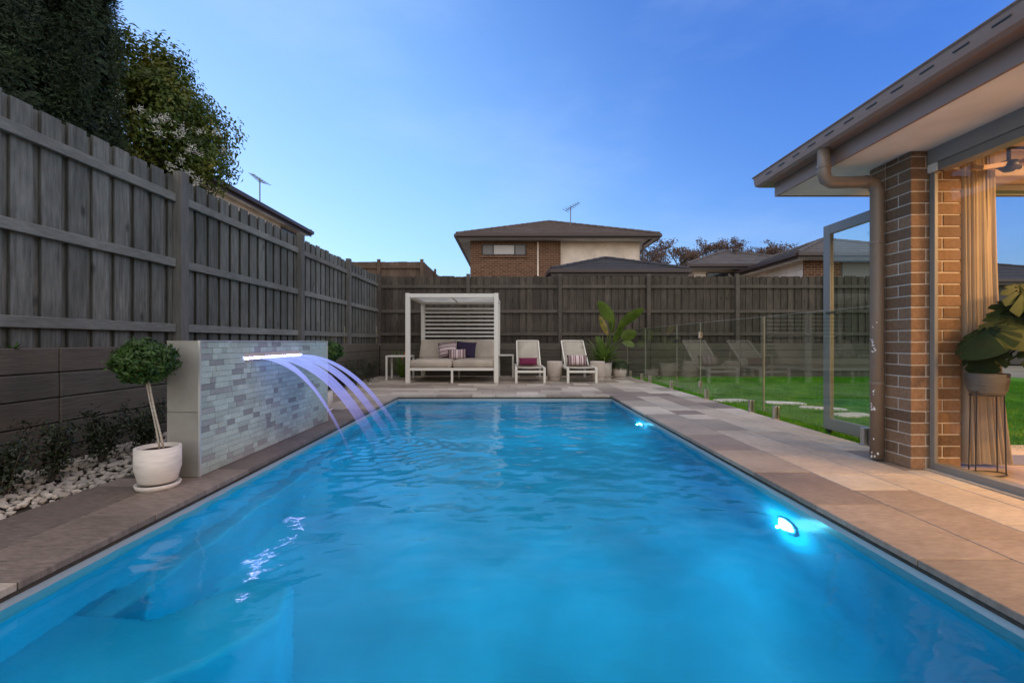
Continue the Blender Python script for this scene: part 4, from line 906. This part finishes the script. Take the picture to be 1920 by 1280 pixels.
antenna(3.0, 22.3, 6.45, 1.1, 'tv antenna on the brown roof of the two-storey house', .5, .85); antenna(-9.1, 16.6, 5.75, 1.15, 'tv antenna above the long eave of the cream house on the left', 2.5, .62)
# neighbours' upper fence
t = thing('timber_fence', 'brown neighbouring paling fence on higher ground, left of the two-storey house', 'fence', (-5, 17, 1.5))
M['fence_far'] = grain('warm_brown_paling', [(.25, (.085, .058, .04)), (.5, (.125, .085, .06)), (.75, (.17, .115, .08))], (9, 9, .9), 4, 6, .85, .4, .2, .2, .004)
x = -8.6
while x < -3.2:
    piece('paling', (x, 17, 1.5), (x+.164, 17.018, 3.92+random.uniform(-.01, .01)), M['fence_far'], t, .002); x += .165
for z in (2.6, 3.72): piece('rail', (-8.6, 16.94, z-.05), (-3.2, 16.995, z+.05), M['fence_far'], t, .003)
for x in (-7.1, -4.85, -3.25): piece('post', (x-.06, 16.88, 1.2), (x+.06, 16.935, 4.0), M['fence_far'], t, .003)
y = 17.05
while y < 24:
    piece('paling', (-3.2, y, 1.5), (-3.18, y+.164, 3.90+random.uniform(-.01, .01)), M['fence_far'], t, .002); y += .165
for y in (19.2, 21.6): piece('post', (-3.17, y-.06, 1.5), (-3.09, y+.06, 4.0), M['fence_far'], t, .003)

# gum trees behind
def gum(x, y, h, w, lb, seed):
    rr = random.Random(seed); t = thing('gum_tree', lb, 'tree', (x, y, 0), 'gum trees on the skyline'); mb = MB()
    fork = Vector((x, y, h*.42)); mb.tube([(x, y, -.05), (x+.05, y, h*.2), fork], [.3, .24, .18], 8, False)
    limbs = []
    for k in range(7):
        a = rr.uniform(0, 2*PI); e = Vector((x+w*.28*math.cos(a), y+w*.28*math.sin(a), h*rr.uniform(.62, .74))); mb.tube([fork, fork.lerp(e, .5)+Vector((0, 0, .3)), e], [.14, .1, .07], 6, False); limbs.append(e)
    ps = []; ns = []
    for k in range(46):
        a = rr.uniform(0, 2*PI); q = math.sqrt(rr.random()); zz = h*(.70+.30*math.sqrt(max(0, 1-q*q))*rr.uniform(.35, 1)); c = Vector((x+w/2*q*math.cos(a), y+w/2*q*math.sin(a), zz))
        l_ = min(limbs, key=lambda v: (v-c).length); mb.tube([l_, l_.lerp(c, .55)+Vector((rr.gauss(0, .15), 0, .1)), c], [.06, .04, .015], 5, False)
        for s_ in range(4):
            c2 = c+Vector((rr.gauss(0, .38), rr.gauss(0, .38), rr.gauss(.05, .14))); mb.tube([c-Vector((0, 0, .1)), c2], [.015, .008], 4, False)
            for _ in range(26): ps.append(c2+Vector((rr.gauss(0, .20), rr.gauss(0, .20), rr.gauss(0, .09)))); ns.append((rr.gauss(0, 1), rr.gauss(0, 1), .4))
    mb.build('trunk', M['bark'], t); leaves(ps, ns, .24, .34, M['gum'], 'crown', t)
gum(13.8, 40, 9.9, 6.0, 'sparse brownish gum tree just right of the two-storey house', 3); gum(18.6, 41, 10.1, 6.2, 'sparse gum tree behind the grey pyramid roof', 5); gum(24.2, 42, 10.0, 5.6, 'sparse gum tree farthest right, behind the two right roofs', 9)

# ------------------------------------------------------------------ our house: pier, eave, window wall, room
hs = thing('house', 'brick house corner with wide eave and lit living room on the right', 'house', (3.2, 3.6, 0))
PX0, PX1, PY0, PY1, PT = 3.0, 3.375, 3.40, 3.79, 2.37
mb = MB(); mb.span((PX0+.006, PY0+.006, -.05), (PX1-.006, PY1-.006, PT-.002)); mb.build('mortar', M['mortar'], hs)
ch = .0865; z = .0; k = 0
while z < PT-.02:
    z1 = min(z+ch-.0095, PT-.002)
    if k % 2 == 0:
        segs = [((PX0, PY0), (PX0+.111, PY0+.2335-.0)), ((PX0+.121, PY0), (PX1, PY0+.11)), ((PX0, PY0+.2435+.0), (PX0+.23, PY1)), ((PX0+.24, PY1-.11), (PX1, PY1)), ((PX1-.018, PY0+.121), (PX1, PY1-.121))]
    else:
        segs = [((PX0, PY0), (PX0+.2335, PY0+.111)), ((PX0+.2435, PY0), (PX1, PY0+.2335)), ((PX0, PY0+.121), (PX0+.11, PY0+.121+.11)), ((PX0, PY0+.2415), (PX0+.11, PY1)), ((PX0+.12, PY1-.11), (PX1, PY1))]
    for a, b in segs: piece('brick', (*a, z), (*b, z1), M['brick'], hs, .003)
    z += ch; k += 1
GX = 3.15
# soffit, fascia, gutter, roof
EX, EYF = 2.60, 4.46; EYN = -3.5
mb = MB(); mb.poly([(EX+.021, EYN), (GX+.075, EYN), (GX+.075, 3.79), (9.5, 3.79), (9.5, EYF-.021), (EX+.021, EYF-.021)], 2.372, 2.39); mb.build('soffit', M['soffit'], hs)
mb = MB(); mb.span((EX, EYN, 2.365), (EX+.02, EYF, 2.545)); mb.span((EX+.02, EYF-.02, 2.365), (9.5, EYF, 2.545)); mb.build('fascia', M['bronze'], hs)
def gutter_prof():
    # quad gutter: back, bottom, curved front, lip
    return [(0, .125), (0, 0), (-.10, 0), (-.125, .018), (-.13, .05), (-.135, .098), (-.147, .108), (-.147, .113), (-.131, .108), (-.125, .05), (-.118, .022), (-.098, .006), (-.006, .006), (-.006, .125)]
mb = MB(); gp = gutter_prof(); z0 = 2.487
path = [(EX-.001, EYN, -1, 0), (EX-.001, EYF+.001, -1, 1), (9.5, EYF+.001, 0, 1)]
vs = []
for (x, y, mx_, my) in path:
    for (u, v) in gp: vs.append((x+(-u)*mx_, y+(-u)*my, z0+v))
n = len(gp); mb.add(vs, [(i*n+j, i*n+(j+1) % n, (i+1)*n+(j+1) % n, (i+1)*n+j) for i in range(2) for j in range(n)]); mb.build('gutter', M['bronze'], hs)
for k in range(26):
    y = 4.33-k*.205
    piece('overflow_slot', (EX-.1385, y-.045, z0+.062), (EX-.134, y+.045, z0+.071), M['black'], hs, .001)
mb = MB(); rx = 9.5; rz = 2.61
tpx = math.tan(R(22.5))
mb.add([(EX-.03, EYN, rz), (EX-.03, EYF+.03, rz), (rx, EYF+.03, rz), (6.2, EYF-3.6, rz+3.6*tpx), (rx, EYF-3.6, rz+3.6*tpx), (6.2, EYN, rz+3.6*tpx), (rx, EYN, rz+3.6*tpx)], [(0, 1, 3, 5), (1, 2, 4, 3), (5, 3, 4, 6)]); o = mb.build('roof', M['roof_grey'], hs); so = o.modifiers.new('t', 'SOLIDIFY'); so.thickness = .03; so.offset = -1
# downpipe
dx, dy = 2.94, 3.64
pts = [(2.53, 3.66, 2.49), (2.53, 3.66, 2.30), (2.545, 3.66, 2.25), (2.59, 3.66, 2.228), (2.66, 3.655, 2.225), (2.86, dy, 2.225), (2.915, dy, 2.205), (dx, dy, 2.15), (dx, dy, 1.2), (dx, dy, .02)]
mb = MB(); mb.tube(pts, .047, 18); mb.build('downpipe', M['pipe'], hs, True)
for z in (1.74, .62): mb = MB(); mb.tube([(dx, dy, z-.012), (dx, dy, z+.012)], .0505, 18); mb.box((dx+.045, dy+.02, z), (.06, .02, .022)); mb.build('pipe_clip', M['pipe'], hs)
mb = MB(); mb.tube([(2.53, 3.66, 2.34), (2.53, 3.66, 2.37)], .051, 18); mb.build('pipe_collar', M['pipe'], hs)
mb = MB(); mb.tube([(2.84, dy, 2.225), (2.87, dy, 2.225)], .051, 18); mb.build('pipe_collar', M['pipe'], hs)
# old paint splashes on the pipe
M['splash'] = mat('white_paint_splash', (.75, .73, .7), .8); mb = MB()
for k in range(34):
    z = random.choice([.06, .18, .42, .44, .55, .9, .95, 1.12])+random.gauss(0, .02); a = PI*1.12+random.gauss(0, .25); w_, h_ = random.uniform(.003, .012), random.uniform(.004, .02)
    c_ = Vector((dx+.0475*math.cos(a), dy+.0475*math.sin(a), z)); mb.box(c_, (.002, w_, h_), Matrix.Rotation(a, 3, 'Z') @ Matrix.Rotation(random.uniform(-.8, .8), 3, 'X'))
stuff(mb.build('paint_splashes', M['splash'], hs))
# lintel and window frame facing the pool
mb = MB(); mb.span((GX-.03, EYN, 2.262), (GX+.08, PY0-.004, 2.371)); mb.build('lintel', M['lintel'], hs)
mb = MB(); mb.span((GX-.03, PY0-.075, 2.20), (GX+.035, PY0-.004, 2.26)); mb.build('lintel_end', M['soffit'], hs)
fr_ = MB(); fr_.span((GX-.02, EYN, 2.20), (GX+.07, PY0-.046, 2.26)); fr_.span((GX-.02, EYN, .0), (GX+.07, PY0-.046, .055)); fr_.span((GX-.015, PY0-.045, .0), (GX+.012, PY0-.003, 2.198)); fr_.span((GX-.02, -.9, .056), (GX+.07, -.83, 2.199))
wf = fr_.build('window_frame', M['alu'], hs, bevel=.003)
mb = MB(); mb.span((GX+.001, -.829, .056), (GX+.007, PY0-.047, 2.199)); mb.build('pane', M['pane'], wf)
mb = MB(); mb.span((3.09, EYN, -.03), (GX-.022, PY0-.004, .006)); mb.build('threshold', M['paver'], hs)
# room shell
M['roomwall'] = grain('warm_white_room_wall', [(.3, (.58, .48, .37)), (.7, (.62, .51, .40))], (1, 1, 1), 2, 2, .85, 0, 0, .2, offs=False)
M['floor'] = grain('pale_timber_floor', [(.3, (.40, .30, .20)), (.6, (.48, .37, .26)), (.8, (.52, .41, .29))], (12, .8, 1), 3, 6, .45, .05, .12, .4, .001)
mb = MB(); mb.span((GX+.08, EYN, 2.42), (9.3, 3.79, 2.47)); mb.span((GX+.035, EYN, 2.392), (GX+.079, 3.395, 2.47)); mb.build('ceiling', M['roomwall'], hs)
mb = MB(); mb.span((PX1+.003, 3.52, 2.18), (9.3, 3.79, 2.418)); mb.build('header', M['roomwall'], hs)
mb = MB(); mb.span((9.2, EYN, -.05), (9.3, 3.79, 2.418)); mb.span((GX+.08, EYN-.1, -.05), (9.3, EYN, 2.418)); mb.span((7.6, 3.52, -.05), (9.199, 3.79, 2.178)); mb.build('wall', M['roomwall'], hs)
x = GX+.075; 
while x < 7.2:
    yb_ = EYN
    for yy in (-.8, 1.1, 2.4, 3.50): piece('floorboard', (x, yb_+.001, -.03), (x+.138, yy-.001, 0), M['floor'], hs, .001); yb_ = yy
    x += .14
mb = MB(); mb.span((PX1, 3.505, -.05), (7.6, 3.80, .004)); mb.build('door_track', M['alu'], hs)
mb = MB(); mb.span((PX1, 3.56, 2.13), (7.6, 3.64, 2.178)); mb.build('door_head', M['alu'], hs)
pat = MB(); pat.span((3.30, 3.81, -.055), (8.5, 4.2, -.004)); struct(pat.build('door_landing', M['paver_pale']))
# curtain
M['curtain'] = grain('sheer_linen_curtain', [(.3, (.50, .42, .33)), (.7, (.53, .45, .355))], (60, 60, 60), 4, 3, .95, .2, 0, .1, .002, offs=False)
tb = N(M['curtain'], 'ShaderNodeBsdfTranslucent'); tb.inputs[0].default_value = (.5, .42, .32, 1); mxs = N(M['curtain'], 'ShaderNodeMixShader'); mxs.inputs[0].default_value = .35
oo = [q for q in M['curtain'].node_tree.nodes if q.type == 'OUTPUT_MATERIAL'][0]; L(M['curtain'], bsdf(M['curtain']).outputs[0], mxs.inputs[1]); L(M['curtain'], tb.outputs[0], mxs.inputs[2]); L(M['curtain'], mxs.outputs[0], oo.inputs[0])
nu, nv = 120, 24; vs = []
for j in range(nv+1):
    s = j/nv; z = 2.40*(1-s)+.03; xa = 3.40+.02*s; xb = 3.645+.03*s+.10*s**4
    for i in range(nu+1):
        u = i/nu; a = .030*(.75+.35*s)*math.sin(u*2*PI*8+.8*math.sin(u*9)+.5*s*math.sin(u*5)); b = .010*math.sin(u*2*PI*17+s*2)
        vs.append((xa+(xb-xa)*u+.012*math.cos(u*2*PI*8), 3.44+a+b, z))
mb = MB(); mb.add(vs, [(j*(nu+1)+i, j*(nu+1)+i+1, (j+1)*(nu+1)+i+1, (j+1)*(nu+1)+i) for j in range(nv) for i in range(nu)]); o = mb.build('curtain', M['curtain'], None, True); tag(o, 'beige gathered curtain hanging inside the living room window', 'curtain')
mb = MB(); mb.tube([(3.39, 3.44, 2.41), (7.2, 3.44, 2.41)], .010, 8); tag(mb.build('curtain_rail', M['black']), 'dark curtain rail under the living room ceiling', 'curtain rail')
# pendant
M['wood_warm'] = mat('pale_timber', (.5, .33, .2), .5); M['glow'] = emis('warm_lamp', (1, .55, .25), 2.0)
t = thing('ceiling_fan', 'ceiling fan with pale timber blades and dark hub in the living room', 'ceiling fan', (3.72, 3.05, 2.25)); hx, hy, hz = 3.60, 3.28, 2.205
mb = MB(); mb.lathe([(0, .04), (.05, .04), (.055, -.0), (.03, -.03), (0, -.03)], (hx, hy, hz), 20); mb.build('hub', M['black'], t, True); mb = MB(); mb.tube([(hx, hy, hz+.04), (hx, hy, 2.42)], .012, 8); mb.build('rod', M['black'], t)
mb = MB(); mb.tube([(hx-.08, hy, hz), (hx+.08, hy, hz)], .016, 8); mb.build('arm', M['black'], t)
for s in (-1, 1):
    mb = MB(); mb.add([(hx+s*.09, hy-.03, hz+.03), (hx+s*.09, hy+.05, hz+.03), (hx+s*.55, hy+.06, hz+.035), (hx+s*.60, hy, hz+.02), (hx+s*.55, hy-.05, hz-.005), (hx+s*.09, hy-.03, hz-.03), (hx+s*.09, hy+.05, hz-.03)][:5], [(0, 1, 2, 3, 4)])
    if s < 0: mb.v = [(hx-(hx-x)*.42 if x < hx else x, y, z) for x, y, z in mb.v]
    o = mb.build('fan_blade', M['wood_warm'], t); so = o.modifiers.new('t', 'SOLIDIFY'); so.thickness = .03
# room lamps (warm downlights, the photograph shows the room lit)
for i, (lx, ly, en) in enumerate(((4.4, 2.6, 70), (5.6, 1.0, 120), (4.4, .6, 135), (5.8, 2.7, 65))):
    t = thing('downlight', ['round ceiling downlight nearest the curtain', 'ceiling downlight deep in the living room', 'ceiling downlight nearest the camera', 'ceiling downlight over the back door'][i], 'downlight', (lx, ly, 2.41), 'living room downlights')
    mb = MB(); mb.lathe([(.055, .008), (.052, -.004), (.04, -.004)], (lx, ly, 2.417), 20); mb.build('rim', M['soffit'], t); mb = MB(); mb.lathe([(.04, 0), (0, 0.001)], (lx, ly, 2.414), 20); mb.build('lens', M['glow'], t)
    l = bpy.data.objects.new('room_lamp', bpy.data.lights.new('room_lamp', 'AREA')); COL.objects.link(l); l.data.shape = 'DISK'; l.data.size = .25; l.data.energy = en; l.data.color = (1, .54, .22); l.location = (lx, ly, 2.40)
# plant on wire stand
t = thing('plant_stand', 'black wire plant stand inside the living room window', 'plant stand', (3.42, 3.28, 0)); cx, cy = 3.40, 3.24
mb = MB(); 
for z, r in ((.012, .125), (.57, .112)): mb.tube([(cx+r*math.cos(2*PI*k/32), cy+r*math.sin(2*PI*k/32)*.55, z) for k in range(33)], .005, 6)
mb.build('ring', M['black'], t)
for a in (.5, 2.2, 3.6, 5.4): mb = MB(); mb.tube([(cx+.125*math.cos(a), cy+.125*.55*math.sin(a), .012), (cx+.112*math.cos(a), cy+.112*.55*math.sin(a), .60)], .0045, 6); mb.build('leg', M['black'], t)
t = thing('potted_monstera', 'large-leaved monstera in a grey bowl on the wire stand', 'potted plant', (cx, cy, .57))
M['greybowl'] = grain('grey_concrete_bowl', [(.3, (.12, .115, .11)), (.7, (.2, .19, .18))], (1, 1, 9), 6, 5, .75, .2, 0, .3, .002)
mb = MB(); mb.lathe([(0, 0), (.086, 0), (.104, .035), (.113, .095), (.115, .15), (.105, .15), (.103, .125), (0, .125)], (cx, cy, .575), 36); o = mb.build('bowl', M['greybowl'], t, True)
mb = MB(); mb.lathe([(0, .708), (.104, .703)], (cx, cy, 0), 24); mb.build('soil', M['soil'], t)
def monstera(c, size, az, tilt, roll, notches=5):
    n = 84; out_ = []
    for k in range(n+1):
        a = -PI+2*PI*k/n; r = .5*(1.05+.25*math.cos(a)-.12*math.cos(2*a)); s = abs(a)/PI
        if .16 < s < .86:
            q = (s-.16)/.70*notches; f = q-math.floor(q)
            if f > .76: r *= .46+.3*s
        if s > .93: r *= .35+.65*(1-s)/.07*.5
        out_.append((r*math.cos(a), r*math.sin(a)*.95))
    Mx = Matrix.Rotation(az, 3, 'Z') @ Matrix.Rotation(tilt, 3, 'Y') @ Matrix.Rotation(roll, 3, 'X'); vs = [Mx @ Vector((-.30*size, 0, 0))+Vector(c)]
    for (u, v) in out_: vs.append(Mx @ Vector((u*size, v*size, -.22*size*(u*u*.8+v*v*1.5)))+Vector(c))
    for (u, v) in out_: vs.append(Mx @ Vector(((u*.5-.12)*size, v*.5*size, .02*size))+Vector(c))
    mb = MB(); m_ = n+1; fs = [(1+k, 2+k, 1+m_+k+1, 1+m_+k) for k in range(n)]+[(0, 1+m_+k, 1+m_+k+1) for k in range(n)]; mb.add(vs, fs); o = mb.build('leaf', M['monst'], t, True)
    base = Vector((cx, cy, .73)); e = Mx @ Vector((-.30*size, 0, 0))+Vector(c); mb = MB(); mb.tube([base, base.lerp(e, .5)+Vector((0, 0, .08)), e], [.008, .007, .005], 6); mb.build('leaf_stalk', M['monst'], t, True)
for c, sz, az, ti, ro in (((3.62, 3.16, 1.26), .36, R(-70), R(58), .2), ((3.48, 3.12, 1.05), .34, R(-120), R(50), -.2), ((3.75, 3.05, 1.02), .40, R(-60), R(60), .3), ((3.68, 2.96, .78), .36, R(-80), R(75), 0), ((3.28, 3.14, .98), .32, R(-150), R(48), .3), ((3.84, 3.15, 1.3), .34, R(-40), R(45), .2), ((3.36, 3.22, .86), .26, R(-170), R(70), 0), ((3.62, 3.02, .88), .34, R(-95), R(68), .1), ((3.74, 3.12, .82), .36, R(-70), R(80), .2), ((3.60, 3.2, 1.14), .36, R(-100), R(62), -.1), ((3.86, 2.98, 1.16), .38, R(-60), R(60), .1)):
    monstera(c, sz, az, ti, ro)

# ------------------------------------------------------------------ open glazed door leaf
t = thing('glazed_door', 'open grey-framed glass door standing beside the lawn, left of the brick pier', 'door', (3.4, 4.4, 0)); DX = 3.40; D0, D1 = 4.93, 3.86
Z0, Z1 = .015, 2.19
piece('stile', (DX, D0-.10, Z0), (DX+.045, D0, Z1), M['alu'], t, .003); piece('stile', (DX, D1, Z0), (DX+.045, D1+.10, Z1), M['alu'], t, .003)
piece('rail', (DX+.001, D1+.101, Z1-.10), (DX+.044, D0-.101, Z1), M['alu'], t, .003); piece('rail', (DX+.001, D1+.101, Z0), (DX+.044, D0-.101, Z0+.12), M['alu'], t, .003)
mb = MB(); mb.span((DX+.019, D1+.10, Z0+.12), (DX+.026, D0-.10, Z1-.10)); mb.build('pane', M['door_glass'], t)
mb = MB(); mb.span((DX-.03, D0-.115, 1.24), (DX-.002, D0-.09, 1.26)); mb.span((DX-.035, D0-.25, 1.24), (DX-.02, D0-.09, 1.26)); mb.build('handle', M['black'], t)
piece('door_wheel', (DX+.005, D0-.09, -.03), (DX+.04, D0-.03, .013), M['black'], t, .004)

# ------------------------------------------------------------------ frameless glass pool fence
GXF = 3.27; GT = 1.27
def panel(y0, y1, lb, name='glass_panel', z0=.055):
    t = thing('glass_fence' if name == 'glass_panel' else name, lb, 'glass fence' if name == 'glass_panel' else 'glass gate', (GXF, (y0+y1)/2, 0), 'frameless glass pool fence')
    mb = MB(); mb.span((GXF-.0055, y0+.004, z0), (GXF+.0055, y1-.004, GT-.003)); mb.build('glass', M['glass'], t)
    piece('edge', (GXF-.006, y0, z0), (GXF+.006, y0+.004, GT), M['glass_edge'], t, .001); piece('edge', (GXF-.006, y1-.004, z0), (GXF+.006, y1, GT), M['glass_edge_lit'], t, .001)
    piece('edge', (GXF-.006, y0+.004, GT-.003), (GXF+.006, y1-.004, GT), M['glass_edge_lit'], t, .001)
    return t
panel(3.86, 5.84, 'clear glass fence panel nearest the brick pier'); panel(5.87, 7.78, 'clear glass fence panel between the gate and the panel nearest the pier')
panel(8.90, 10.92, 'clear glass fence panel beyond the gate'); panel(10.98, 12.60, 'clear glass fence panel meeting the back sleeper wall')
g_ = panel(7.80, 8.88, 'clear glass gate in the pool fence', 'glass_gate')
for z in (1.06, .22):
    mb = MB(); mb.span((GXF-.018, 7.76, z-.05), (GXF-.007, 7.84, z+.05)); mb.span((GXF+.007, 7.76, z-.05), (GXF+.018, 7.84, z+.05)); mb.tube([(GXF-.02, 7.79, z-.055), (GXF-.02, 7.79, z+.055)], .012, 8); mb.build('hinge', M['steel'], g_)
mb = MB(); mb.span((GXF-.03, 8.84, .92), (GXF-.007, 8.94, .99)); mb.tube([(GXF-.03, 8.89, .955), (GXF-.055, 8.89, .955)], .018, 10); mb.build('latch', M['black'], g_)
for y, lb in ((4.18, 'steel spigot at the foot of the glass fence, right beside the downpipe'), (5.58, 'steel spigot, second from the brick pier, at the foot of the glass fence'), (6.15, 'steel spigot just beyond the dark glass joint, third from the brick pier'), (7.55, 'steel spigot next to the gate hinge'),
              (9.2, 'steel spigot just beyond the glass gate'), (10.6, 'steel spigot at the far end of the panel beyond the gate'), (11.25, 'farthest steel spigot, nearest the potted plants'), (12.3, 'steel spigot against the back sleeper wall')):
    t = thing('glass_spigot', lb, 'spigot', (GXF, y, 0), 'steel spigots holding the glass fence')
    mb = MB(); mb.span((GXF-.03, y-.027, .008), (GXF-.0065, y+.027, .16)); mb.span((GXF+.0065, y-.027, .008), (GXF+.03, y+.027, .16)); mb.build('clamp', M['steel'], t, bevel=.004)
    mb = MB(); mb.tube([(GXF, y, .0), (GXF, y, .009)], .048, 24); mb.build('base_plate', M['steel'], t)
print('objects', len(S.objects))
